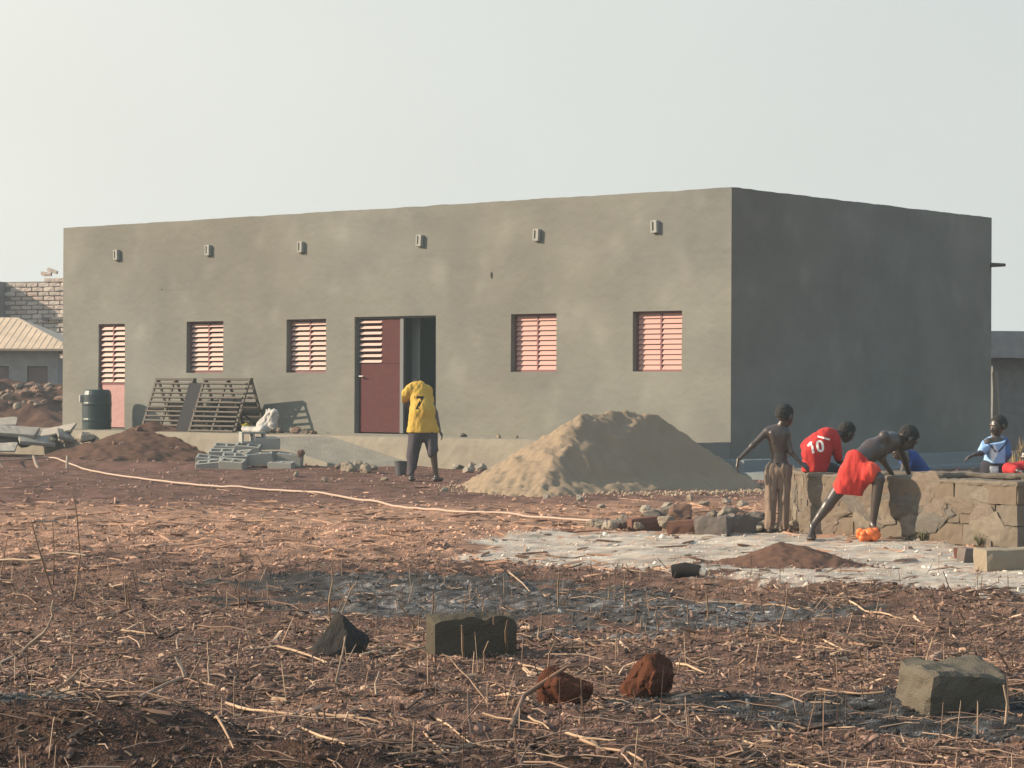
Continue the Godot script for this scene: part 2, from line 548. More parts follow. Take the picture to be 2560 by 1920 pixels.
# a rough cast block with worn edges: six faces cut into cells and pushed about
func block(size: Vector3, sd: int, round_r := 0.02, rough := 0.008, step := 0.04, color := Color.WHITE, bite := 0.0) -> ArrayMesh:
	var g := Geo.new()
	g.color = color
	var h := size * 0.5
	for ax in 3:
		var u: int = (ax + 1) % 3
		var w: int = (ax + 2) % 3
		var nu := maxi(2, int(size[u] / step))
		var nw := maxi(2, int(size[w] / step))
		for s in [-1.0, 1.0]:
			var grid := []
			for i in nu + 1:
				for j in nw + 1:
					var p := Vector3()
					p[ax] = h[ax] * s
					p[u] = -h[u] + size[u] * i / nu
					p[w] = -h[w] + size[w] * j / nw
					var inn := h - Vector3.ONE * round_r
					var q := Vector3(clampf(p.x, -inn.x, inn.x), clampf(p.y, -inn.y, inn.y), clampf(p.z, -inn.z, inn.z))
					var dir := (p - q).normalized()
					var e := rough * (nz.get_noise_3d(p.x * 900.0 + sd * 50.0, p.y * 900.0, p.z * 900.0) + 1.2 * nz.get_noise_3d(p.x * 260.0, p.y * 260.0 + sd * 33.0, p.z * 260.0))
					var m := q + dir * (round_r + e)
					if bite > 0.0 and p.y > 0.0:
						m.y -= bite * maxf(0.0, nz.get_noise_2d(p.x * 420.0 + sd * 71.0, p.z * 420.0) + 0.25) * p.y / h.y
					grid.append(m)
			for i in nu:
				for j in nw:
					var a: int = i * (nw + 1) + j
					var b: int = a + nw + 1
					if s > 0: g.quad(grid[a], grid[b], grid[b + 1], grid[a + 1])
					else: g.quad(grid[a], grid[a + 1], grid[b + 1], grid[b])
	return g.mesh()

# ---------------------------------------------------------------- walls with openings, plastered by hand
func plaster_tone(x: float, y: float) -> Color:
	var cl := nz.get_noise_2d(x * 22.0, y * 9.0) * 0.10 + nz.get_noise_2d(x * 75.0 + 40.0, y * 14.0) * 0.06 + nz.get_noise_2d(x * 300.0, y * 240.0) * 0.02
	var warm := nz.get_noise_2d(x * 12.0 + 300.0, y * 10.0) * 0.05
	var k := 1.0 + cl
	k += 0.35 * maxf(0.0, nz.get_noise_2d(x * 110.0 + 70.0, y * 95.0) - 0.28)
	return Color(0.196 * (k + warm), 0.194 * k, 0.172 * (k - warm))

func wall_grid(x0: float, x1: float, y0: float, y1: float, thick: float, holes: Array, phase := 0.0) -> ArrayMesh:
	var g := Geo.new()
	var xs := [x0, x1]
	var ys := [y0, y1]
	for h in holes:
		xs.append(h[0]); xs.append(h[2]); ys.append(h[1]); ys.append(h[3])
	var k := x0
	while k < x1:
		var ok := true
		for e in xs:
			if absf(e - k) < 0.06: ok = false
		if ok: xs.append(k)
		k += 0.11
	k = y0
	while k < y1:
		var ok2 := true
		for e in ys:
			if absf(e - k) < 0.06: ok2 = false
		if ok2: ys.append(k)
		k += 0.11
	xs.sort(); ys.sort()
	var nxx := xs.size()
	var push := func(x: float, y: float) -> Vector3:
		var f := smoothstep(0.0, 0.35, x - x0) * smoothstep(0.0, 0.35, x1 - x)
		var zz: float = f * (0.009 * nz.get_noise_2d(x * 45.0 + phase, y * 45.0) + 0.0011 * nz.get_noise_2d(x * 420.0 + phase, y * 420.0))
		var yy := y
		if y > y1 - 0.001: yy += 0.012 * nz.get_noise_2d(x * 90.0 + phase, 5.0) + 0.006 * nz.get_noise_2d(x * 600.0, 9.0 + phase)
		return Vector3(x, yy, zz)
	var grid := []
	for y in ys:
		for x in xs:
			var p: Vector3 = push.call(x, y)
			var e := 0.05
			var pa: Vector3 = push.call(x + e, minf(y, y1 - 0.01)); var pb: Vector3 = push.call(x - e, minf(y, y1 - 0.01))
			var pc: Vector3 = push.call(x, minf(y, y1 - 0.06) + e); var pd: Vector3 = push.call(x, minf(y, y1 - 0.06) - e)
			grid.append(g.vert(p, (pa - pb).cross(pc - pd).normalized(), plaster_tone(x + phase, y)))
	var solid := func(i: int, j: int) -> bool:
		if i < 0 or j < 0 or i >= nxx - 1 or j >= ys.size() - 1: return false
		var cx: float = (xs[i] + xs[i + 1]) * 0.5
		var cy: float = (ys[j] + ys[j + 1]) * 0.5
		for h in holes:
			if cx > h[0] and cx < h[2] and cy > h[1] and cy < h[3]: return false
		return true
	var back := Vector3(0, 0, -thick)
	for j in ys.size() - 1:
		for i in nxx - 1:
			if not solid.call(i, j): continue
			var a: int = grid[j * nxx + i]
			var b: int = grid[j * nxx + i + 1]
			var c: int = grid[(j + 1) * nxx + i + 1]
			var d: int = grid[(j + 1) * nxx + i]
			g.face(a, b, c); g.face(a, c, d)
			var va := g.v[a]; var vb := g.v[b]; var vc := g.v[c]; var vd := g.v[d]
			g.color = g.c[a]
			var ba := Vector3(xs[i], va.y, -thick); var bb := Vector3(xs[i + 1], vb.y, -thick)
			var bc := Vector3(xs[i + 1], vc.y, -thick); var bd := Vector3(xs[i], vd.y, -thick)
			g.quad(bb, ba, bd, bc)
			if not solid.call(i - 1, j): g.quad(ba, va, vd, bd)
			if not solid.call(i + 1, j): g.quad(vb, bb, bc, vc)
			if not solid.call(i, j - 1): g.quad(ba, bb, vb, va)
			if not solid.call(i, j + 1): g.quad(vd, vc, bc, bd)
	return g.mesh()

func one_box(size: Vector3, bevel := 0.0, color := Color.WHITE) -> ArrayMesh:
	var g := Geo.new()
	g.color = color
	g.box(Vector3.ZERO, size, Basis(), bevel)
	return g.mesh()

const FLOOR := 0.645
const TOP := 4.776

func shutter(parent: Node, x0: float, y0: float, x1: float, y1: float, z: float, rows: int, tilt: float, depth: float, mat_slat: Material, leaves := 2) -> MeshInstance3D:
	var g := Geo.new()
	var w := x1 - x0
	var fr := 0.028
	g.box(Vector3(-w / 2 + fr / 2, 0, 0), Vector3(fr, y1 - y0, 0.04))
	g.box(Vector3(w / 2 - fr / 2, 0, 0), Vector3(fr, y1 - y0, 0.04))
	g.box(Vector3(0, (y1 - y0) / 2 - fr / 2, 0), Vector3(w - 2 * fr, fr, 0.036))
	g.box(Vector3(0, -(y1 - y0) / 2 + fr / 2, 0), Vector3(w - 2 * fr, fr, 0.036))
	if leaves == 2: g.box(Vector3(0, 0, 0), Vector3(0.030, y1 - y0 - 2 * fr, 0.038))
	var f := part("window", g.mesh(), M.frame_red, parent, Vector3((x0 + x1) / 2, (y0 + y1) / 2, z))
	var inner := (w - 2 * fr - (0.03 if leaves == 2 else 0.0)) / leaves
	var slat := one_box(Vector3(inner - 0.008, depth, 0.006), 0.002)
	var pitch := (y1 - y0 - 2 * fr) / rows
	for l in leaves:
		var cx := 0.0 if leaves == 1 else (l * 2 - 1) * (inner / 2 + 0.015)
		for k in rows:
			var s := part("slat", slat, mat_slat, f, Vector3(cx, -(y1 - y0) / 2 + fr + pitch * (k + 0.5), 0.0))
			s.rotation.x = -tilt + rng.randf_range(-0.06, 0.06)
	return f

func build_school() -> void:
	var b := thing("plastered_building", "long flat-roofed building of bare grey cement plaster with louvred shutters", "building", Vector3(3.553, 0, -39.38), -0.6973)
	var L := 16.75
	var W := 8.6
	var wins := [[-12.994, 1.777, -11.951, 2.782], [-10.211, 1.777, -9.172, 2.782], [-4.662, 1.785, -3.644, 2.79], [-1.999, 1.785, -0.985, 2.79]]
	var holes := wins.duplicate()
	holes.append([-15.63, FLOOR + 0.01, -14.82, 2.77])
	holes.append([-8.43, FLOOR + 0.01, -6.42, 2.80])
	var fw := part("wall", wall_grid(-L, 0.0, 0.0, TOP, 0.2, holes), M.plaster, b)
	fw.set_meta("label", "long sunlit front wall with a row of openings")
	var rw := part("wall", wall_grid(0.003, W, 0.0, TOP, 0.2, [], 50.0), M.plaster, b, Vector3(0.004, 0, 0))
	rw.rotation.y = PI / 2
	rw.set_meta("label", "windowless end wall in shade")
	var bw := part("wall", one_box(Vector3(L - 0.2, TOP - 0.02, 0.2), 0.01, Color(0.196, 0.194, 0.172)), M.plaster, b, Vector3(-L / 2 - 0.1, TOP / 2, -W + 0.1))
	bw.set_meta("label", "back wall")
	var lw := part("wall", one_box(Vector3(0.2, TOP - 0.02, W - 0.405), 0.01, Color(0.196, 0.194, 0.172)), M.plaster, b, Vector3(-L + 0.103, TOP / 2, -W / 2))
	lw.set_meta("label", "far end wall")
	part("roof", one_box(Vector3(L - 0.41, 0.15, W - 0.41)), M.inside, b, Vector3(-L / 2, 4.4, -W / 2))
	part("floor", one_box(Vector3(L - 0.41, 0.1, W - 0.41)), M.inside, b, Vector3(-L / 2, FLOOR - 0.06, -W / 2))
	part("bounce_partition", one_box(Vector3(L - 2.0, 3.6, 0.1), 0.0, Color(0.20, 0.34, 0.36)), M.plaster, b, Vector3(-L / 2 - 0.6, FLOOR + 1.85, -2.4))  # added inside to bounce light and brighten the doorway
	# the terrace in front: a plinth with a slightly worn rim
	var tz := 1.5
	part("terrace", block(Vector3(L + 0.6, FLOOR + 0.2, tz), 3, 0.02, 0.006, 0.12), M.terrace, b, Vector3(-L / 2 - 0.3, (FLOOR - 0.2) / 2, tz / 2 + 0.004))
	# low steps that run along the shaded end wall
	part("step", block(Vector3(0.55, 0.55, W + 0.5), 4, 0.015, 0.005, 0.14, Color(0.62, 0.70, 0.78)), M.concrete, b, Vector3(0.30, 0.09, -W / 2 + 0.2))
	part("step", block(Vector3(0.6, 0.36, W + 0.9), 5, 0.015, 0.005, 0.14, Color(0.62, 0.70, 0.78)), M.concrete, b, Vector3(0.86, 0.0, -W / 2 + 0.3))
	# the shaded end of the terrace keeps the grey of the wall
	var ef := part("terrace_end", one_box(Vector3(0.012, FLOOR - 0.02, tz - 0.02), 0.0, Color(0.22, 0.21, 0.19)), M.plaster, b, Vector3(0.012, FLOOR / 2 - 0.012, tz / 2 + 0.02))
	ef.set_meta("label", "grey shaded end of the terrace")
	# the ramp to the door, laid along the terrace and falling to the right
	var rg := Geo.new()
	var r0 := Vector3(-8.5, FLOOR - 0.03, tz + 1.1); var r1 := Vector3(-7.6, FLOOR - 0.012, tz + 0.006)
	var r2 := Vector3(-5.0, 0.06, tz + 0.006); var r3 := Vector3(-5.9, 0.06, tz + 1.1)
	var dn := Vector3(0, -0.9, 0)
	rg.quad(r0, r3, r2, r1)
	rg.quad(r0, r0 + dn, r3 + dn, r3)
	rg.quad(r1, r1 + dn, r0 + dn, r0)
	rg.quad(r3, r3 + dn, r2 + dn, r2)
	part("ramp", rg.mesh(), M.ramp, b)
	# shutters
	var rows := [10, 10, 11, 11]
	var tl := [0.72, 0.72, 0.42, 0.36]
	var dp := [0.082, 0.082, 0.088, 0.09]
	for k in 4:
		var w: Array = wins[k]
		var m: Material = M.sheen_slat if k < 2 else M.pink  # left windows take the slat colour with sheen painted in
		shutter(b, w[0] + 0.002, w[1] + 0.002, w[2] - 0.002, w[3] - 0.002, -0.13, rows[k], tl[k], dp[k], m)
	# louvred door at the far end: slats above, a plain pink panel below
	var d0 := part("door", one_box(Vector3(0.70, 0.86, 0.04), 0.006), M.pink_panel, b, Vector3(-15.225, FLOOR + 0.46, -0.075))
	d0.set_meta("label", "narrow door with pink lower panel")
	shutter(b, -15.625, 1.54, -14.825, 2.765, -0.07, 11, 0.66, 0.085, M.sheen_slat)
	var fbar := one_box(Vector3(0.045, 0.89, 0.05), 0.004)
	for x in [-0.378, 0.378]: part("frame", fbar, M.frame_red, d0, Vector3(x, 0, 0))
	# the double door: left leaf shut, right leaf open into the dark room
	var dg := Geo.new()
	dg.box(Vector3(-0.985, 0, 0), Vector3(0.035, 2.14, 0.06))
	dg.box(Vector3(0.985, 0, 0), Vector3(0.035, 2.14, 0.06))
	dg.box(Vector3(0, 1.055, 0), Vector3(1.935, 0.035, 0.056))
	var dr := part("door", dg.mesh(), M.grey_steel, b, Vector3(-7.425, FLOOR + 1.083, -0.10))
	dr.set_meta("label", "double door, left leaf shut and right leaf open")
	part("leaf", one_box(Vector3(1.02, 1.26, 0.035), 0.004), M.maroon, dr, Vector3(-0.445, -0.42, 0.0))
	part("leaf", one_box(Vector3(0.46, 0.84, 0.035), 0.004), M.maroon, dr, Vector3(-0.165, 0.632, 0.0))
	part("stile", one_box(Vector3(0.09, 2.10, 0.05), 0.004), M.grey_steel, dr, Vector3(0.115, -0.01, 0.012))
	var ds := one_box(Vector3(0.55, 0.066, 0.006), 0.002)
	for k in 8:
		var s := part("slat", ds, M.sheen_slat, dr, Vector3(-0.68, 0.255 + k * 0.104, 0.004))
		s.rotation.x = -0.75
	part("leaf", one_box(Vector3(0.57, 0.84, 0.012), 0.003), M.maroon, dr, Vector3(-0.68, 0.632, -0.05))
	var kn := Geo.new()
	kn.tube(PackedVector3Array([Vector3(0, 0, 0), Vector3(0, 0, 0.06), Vector3(0.09, 0, 0.06)]), PackedFloat32Array([0.014, 0.014, 0.012]), 6)
	part("handle", kn.mesh(), mat(lin(0.5, 0.48, 0.45), 0.35), dr, Vector3(-0.90, -0.02, 0.02))
	var il := part("leaf", one_box(Vector3(0.22, 1.30, 0.03), 0.004), mat(lin(0.34, 0.40, 0.40), 0.8), dr, Vector3(-0.02, 0.42, -0.50))
	il.rotation.y = -0.2
	# hooded vents: a clay box with an upright slot
	for vt in [[-15.055, 4.161], [-12.355, 4.164], [-9.814, 4.139], [-6.796, 4.152], [-4.065, 4.149], [-1.525, 4.192]]:
		var g := Geo.new()
		var sx := 0.14
		var sy := 0.21
		var out := 0.07
		g.box(Vector3(-sx / 2 + 0.02, 0, out / 2), Vector3(0.04, sy, out), Basis(), 0.008)
		g.box(Vector3(sx / 2 - 0.035, 0, out / 2 + 0.004), Vector3(0.07, sy, out + 0.008), Basis(), 0.01)
		g.box(Vector3(-0.015, -sy / 2 + 0.02, out / 2 - 0.004), Vector3(0.075, 0.04, out), Basis(), 0.005)
		g.box(Vector3(-0.015, sy / 2 - 0.015, out / 2 - 0.006), Vector3(0.075, 0.03, out), Basis(), 0.005)
		g.color = Color(0.1, 0.1, 0.1)
		g.box(Vector3(-0.015, 0, 0.008), Vector3(0.08, sy - 0.06, 0.014))
		var o := part("vent", g.mesh(), M.concrete, b, Vector3(vt[0], vt[1], -0.004))
		o.rotation.z = rng.randf_range(-0.06, 0.06)
	# a hole left by the scaffold
	var hole := rock(Vector3(0.055, 0.15, 0.03), 41, 1, 0.3)
	part("scaffold_hole", hole, M.dark, b, Vector3(-5.114, 3.488, 0.002))
	part("scaffold_hole", rock(Vector3(0.03, 0.045, 0.02), 42, 1, 0.3), M.dark, b, Vector3(-13.716, 3.437, 0.002))
	# iron spout beyond the end wall
	var sp := Geo.new()
	sp.tube(PackedVector3Array([Vector3(0, 0, 0), Vector3(0.30, -0.01, 0)]), PackedFloat32Array([0.045, 0.03]), 8)
	part("spout", sp.mesh(), M.iron, b, Vector3(0.0, 3.88, -W + 0.02))

# ---------------------------------------------------------------- far buildings
func build_far() -> void:
	# unplastered block building, ragged top, with a wing whose shade falls on the wall
	var b := thing("unfinished_block_building", "unfinished two-storey building of pale bare blocks at the far left", "building")
	b.position = Vector3(-17.6, 0.14, -86.0)
	b.rotation.y = -0.42
	var core := Geo.new()
	core.color = Color(0.36, 0.32, 0.30)
	core.box(Vector3(1.3, 2.55, -0.22), Vector3(6.4, 5.1, 0.30))
	core.box(Vector3(-0.62, 2.55, 0.45), Vector3(0.26, 5.1, 1.02))
	core.box(Vector3(1.3, 2.25, -4.0), Vector3(5.0, 4.3, 0.3))
	core.box(Vector3(3.85, 2.25, -2.1), Vector3(0.3, 4.4, 3.4))
	part("wall", core.mesh(), M.brick, b)
	var variants := []
	for k in 6:
		var t := [Color(0.80, 0.68, 0.60), Color(0.74, 0.65, 0.57), Color(0.86, 0.75, 0.66), Color(0.68, 0.54, 0.46), Color(0.76, 0.68, 0.61), Color(0.82, 0.69, 0.60)]
		variants.append(block(Vector3(0.43, 0.135, 0.10), 60 + k, 0.02, 0.02, 0.11, t[k]))
	for row in 20:
		var y := 2.1 + row * 0.160
		var top := 4.55 if row > 13 else 9.0
		var n := 9
		for k in n:
			var x := -0.25 + k * 0.47 + (0.23 if row % 2 else 0.0)
			if x > 3.75: continue
			if row > 18 and x < 1.0: continue
			if row == 19 and (k + row) % 3 == 0: continue
			if y < 3.25 and absf(x - 0.15) < 0.42: continue
			var m := part("brick", variants[rng.randi() % 6], M.brick, b, Vector3(x, y, -0.04 + rng.randf_range(-0.02, 0.02)))
			m.rotation = Vector3(0, rng.randf_range(-0.02, 0.02), rng.randf_range(-0.03, 0.03))
	for row in 19:   # end of the wing
		var m := part("brick", variants[rng.randi() % 6], M.brick, b, Vector3(-0.66 + rng.randf_range(-0.02, 0.02), 2.1 + row * 0.160, 0.98))
		m.rotation.z = rng.randf_range(-0.03, 0.03)
	part("brick", variants[3], M.brick, b, Vector3(1.25, 5.36, -0.06)).rotation.z = -0.12
	part("brick", variants[1], M.brick, b, Vector3(1.5, 5.46, -0.06)).rotation.z = -0.3
	# arched opening, its reveal and lintel
	var ag := Geo.new()
	ag.color = Color(0.30, 0.27, 0.25)
	for k in 9:
		var a0 := PI * k / 9.0
		var a1 := PI * (k + 1) / 9.0
		for e in [0.40]:
			ag.bar(Vector3(0.15 + cos(a0) * e, 3.02 + sin(a0) * 0.4, -0.02), Vector3(0.15 + cos(a1) * e, 3.02 + sin(a1) * 0.4, -0.02), 0.10, 0.10)
	part("arch", ag.mesh(), M.brick, b)
	part("lintel", one_box(Vector3(2.3, 0.10, 0.16), 0.01, Color(0.2, 0.19, 0.18)), M.brick, b, Vector3(2.3, 3.78, 0.03))
	# low house with a sheet-iron roof in front of it
	var h := thing("tin_roofed_house", "low grey house with a tan sheet-iron roof at the far left", "house", Vector3(-18.0, 0.14, -70.0), 0.0)
	var hw := Geo.new()
	for wl in [[-8.0, 2.8], [3.5, 4.02], [4.62, 4.9]]: hw.box(Vector3((wl[0] + wl[1]) / 2, 1.2, 0), Vector3(wl[1] - wl[0], 2.4, 0.2))
	for wn in [[2.8, 3.5], [4.02, 4.62]]:
		hw.box(Vector3((wn[0] + wn[1]) / 2, 0.6, 0), Vector3(wn[1] - wn[0], 1.2, 0.196))
		hw.box(Vector3((wn[0] + wn[1]) / 2, 2.18, 0), Vector3(wn[1] - wn[0], 0.44, 0.196))
	hw.box(Vector3(4.8, 1.1, -2.6), Vector3(0.2, 2.2, 5.0))
	hw.box(Vector3(-1.5, 1.1, -5.2), Vector3(12.8, 2.2, 0.2))
	part("wall", hw.mesh(), M.far_wall, h)
	for wn in [[2.8, 3.5], [4.02, 4.62]]:
		part("window", one_box(Vector3(wn[1] - wn[0], 0.75, 0.06), 0.01), mat(lin(0.13, 0.085, 0.08), 0.7), h, Vector3((wn[0] + wn[1]) / 2, 1.58, -0.03))
	var rf := Geo.new()
	var ev := 2.40
	var e0 := Vector3(-8.4, ev, 0.45); var e1 := Vector3(5.45, ev, 0.45); var e2 := Vector3(5.45, ev, -5.6); var e3 := Vector3(-8.4, ev, -5.6)
	var p0 := Vector3(-6.0, 3.38, -2.6); var p1 := Vector3(3.2, 3.38, -2.6)
	var up := Vector3(0, 0.06, 0)
	rf.quad(e0 + up, e1 + up, p1 + up, p0 + up)
	rf.tri(e1 + up, e2 + up, p1 + up)
	rf.quad(e2 + up, e3 + up, p0 + up, p1 + up)
	rf.tri(e3 + up, e0 + up, p0 + up)
	rf.quad(e0, e1, e1 + up, e0 + up)
	rf.quad(e1, e2, e2 + up, e1 + up)
	rf.quad(e1, e0, e3, e2)
	var k2 := -8.2
	while k2 < 5.3:   # the ribs of the sheets
		var ztop := -2.55 if k2 < 3.1 else lerpf(-2.55, 0.4, (k2 - 3.1) / 2.3)
		var ytop := ev + 0.06 + (0.45 - ztop) * 0.98 / 3.05
		rf.bar(Vector3(k2, ev + 0.065, 0.44), Vector3(k2, ytop + 0.005, ztop), 0.03, 0.012)
		k2 += 0.20
	part("roof", rf.mesh(), M.tin, h)
	# grey annex beyond the right end
	var a := thing("grey_annex", "low grey building with a heavy roof band behind the right end wall", "building", Vector3(13.6, 0.14, -56.0), 0.18)
	part("roof_band", block(Vector3(6.4, 0.62, 4.0), 8, 0.02, 0.01, 0.2, Color(1.05, 1.0, 1.0)), M.far_wall, a, Vector3(0.2, 2.42, -1.6))
	var annex := part("wall", block(Vector3(5.8, 2.1, 3.2), 9, 0.02, 0.012, 0.16, Color(0.62, 0.62, 0.62)), M.far_wall, a, Vector3(0.3, 1.05, -1.7))
	annex.set_meta("label", "dark rough wall under the roof band")
	var pg := Geo.new()
	pg.tube(PackedVector3Array([Vector3(0, 0, 0), Vector3(0.03, 0.9, 0), Vector3(-0.02, 1.75, 0.02)]), PackedFloat32Array([0.075, 0.065, 0.06]), 8)
	pg.color = Color.WHITE
	solo("wooden_post", pg.mesh(), mat(lin(0.46, 0.36, 0.27), 0.8, M.wood.albedo_texture, 1.5), "pale upright wooden post by the right end of the building", "post", Vector3(10.07, 0.14, -50.5))

# ---------------------------------------------------------------- heaps
func sand_h(u: float, v: float) -> float:
	var uu := (u - 0.55) * 1.12 if u > 0.55 else minf(u + 0.50, 0.0)
	var vv := v + 0.55 * smoothstep(-0.7, 0.3, u)
	var r := Vector2(uu, vv * (0.80 if vv > 0.0 else 1.1)).length()
	var n := 0.035 * nz.get_noise_2d(u * 120.0, v * 120.0) + 0.030 * nz.get_noise_2d(u * 420.0, v * 420.0 + 60.0)
	var bank := 1.06 - 0.62 * maxf(r - 0.04, 0.0) + n * 1.4 + 0.022 * nz.get_noise_2d(u * 1100.0, v * 1100.0)
	# the face that has been dug away looks to the right and towards the field
	var w := 0.62 * u + 0.78 * v + 0.10 * nz.get_noise_2d(u * 70.0 + 11.0, v * 70.0) + 0.05 * nz.get_noise_2d(u * 220.0, v * 220.0)
	var face := 1.03 - 0.98 * maxf(w + 0.15, 0.35 * (w + 0.15)) + n * 0.5
	var toe := 0.27 - 0.44 * (w - 0.50) + n
	return minf(bank, maxf(face, toe))

# loose grains that have run out round the foot of a heap
func spill(called: String, label: String, at: Vector3, ru: float, rv: float, color: Color, count: int, largest: float) -> void:
	var m := rock(Vector3.ONE, 505, 0, 0.4)
	scatter(called, label, "spill", m, M.stick, count, func() -> Array:
		var a := rng.randf() * TAU
		var r := 0.78 + 0.42 * absf(rng.randfn()) * 0.6
		var x := at.x + cos(a) * ru * r
		var z := at.z + sin(a) * rv * r
		var s := 0.012 + largest * pow(rng.randf(), 4.0)
		var k := rng.randf_range(0.7, 1.1)
		return [Transform3D(Basis(Vector3(rng.randfn(), rng.randfn(), rng.randfn()).normalized(), rng.randf() * TAU) * Basis.from_scale(Vector3(s, s * 0.7, s)), Vector3(x, ground_fine(x, z) + s * 0.15, z)), Color(color.r * k, color.g * k, color.b * k)])

func build_heaps() -> void:
	var sp := Vector3(1.53, ground_h(1.53, -35.2), -35.2)
	var sand := part("sand_heap", heap_mesh(sp, -2.9, 3.2, -2.4, 3.2, 0.035, sand_h), M.sand, self, sp)
	tag(sand, "big heap of tan building sand with a dug-out grey face", "sand heap")
	var mp := on_ground(Vector3(-6.836, 0.140, -46.691))
	var mound := part("earth_mound", heap_mesh(mp, -3.2, 3.2, -2.0, 3.0, 0.05, func(u: float, v: float) -> float:
		var n := 0.07 * nz.get_noise_2d(u * 110.0, v * 110.0) + 0.03 * nz.get_noise_2d(u * 420.0, v * 420.0)
		return 0.70 - 0.36 * Vector2(u * (0.80 if u > 0.0 else 0.92), v * 0.8).length() + n), M.soil, self, mp)
	tag(mound, "red-brown earth mound in front of the leaning lattice panels", "earth mound")
	var lp := on_ground(Vector3(2.291, 0.000, -20.495))
	var small := part("gravel_heap", heap_mesh(lp, -0.75, 0.95, -0.5, 0.6, 0.018, func(u: float, v: float) -> float:
		var n := 0.02 * nz.get_noise_2d(u * 300.0, v * 300.0) + 0.012 * nz.get_noise_2d(u * 1100.0, v * 1100.0)
		return 0.19 - 0.36 * Vector2(u * (0.9 if u < 0.0 else 0.72), v * 1.1).length() + n), mat(lin(0.26, 0.15, 0.11), 1.0, M.ground.albedo_texture, 2.0, M.ground.normal_texture, 1.2, 0.15), self, lp)
	tag(small, "small reddish gravel heap on the white lime patch", "gravel heap")
	spill("sand_spill", "sand run out round the foot of the big sand heap", sp + Vector3(0.05, 0, 0.1), 2.15, 1.7, Color(0.40, 0.30, 0.21), 5200, 0.05)
	spill("gravel_spill", "reddish grit run out round the small gravel heap", lp + Vector3(0.05, 0, 0), 0.60, 0.42, Color(0.20, 0.12, 0.09), 1500, 0.03)
	# bank of rubble behind the left end of the building
	var bp := Vector3(-14.6, 0.14, -60.0)
	var bank := part("rubble_bank", heap_mesh(bp, -4.0, 5.0, -2.0, 3.4, 0.12, func(u: float, v: float) -> float:
		return 1.42 - 0.34 * maxf(0.0, v) - 0.6 * maxf(0.0, -v - 0.5) + 0.22 * nz.get_noise_2d(u * 55.0, v * 55.0) + 0.08 * nz.get_noise_2d(u * 260.0, v * 260.0)), M.soil, self, bp)
	tag(bank, "earth bank with tumbled stones in front of the tin-roofed house", "earth bank")

var stone_tints := [Color(0.42, 0.34, 0.26), Color(0.33, 0.27, 0.22), Color(0.48, 0.40, 0.31), Color(0.30, 0.19, 0.145), Color(0.40, 0.265, 0.205), Color(0.24, 0.22, 0.20), Color(0.52, 0.46, 0.38)]
var stone_meshes := []

func place_word(u: float, v: float, name_of: String) -> String:
	var a := "left end" if u < -0.6 else "left part" if u < -0.2 else "middle" if u < 0.2 else "right part" if u < 0.6 else "right end"
	var b := "front" if v > 0.33 else "back" if v < -0.33 else "heart"
	return "at the %s, %s of %s" % [a, b, name_of]

func stone_word(size: float, kind: int) -> String:
	return ("tiny" if size < 0.10 else "small" if size < 0.15 else "middling" if size < 0.2 else "large" if size < 0.3 else "very large") + " " + ["tan", "brown", "buff", "dark red-brown", "brick-red", "dark grey", "cream"][kind % 7]

func stone_at(called: String, p: Vector3, size: float, kind: int, label: String, category: String, group: String, sink := 0.3) -> void:
	var o := part(called, stone_meshes[kind % stone_meshes.size()], M.stone, self, p + Vector3(0, size * (0.5 - sink), 0))
	o.scale = Vector3(size * rng.randf_range(0.85, 1.3), size * rng.randf_range(0.65, 1.0), size * rng.randf_range(0.8, 1.2))
	o.rotation = Vector3(rng.randf_range(-0.4, 0.4), rng.randf() * TAU, rng.randf_range(-0.4, 0.4))
	tag(o, label, category, group)

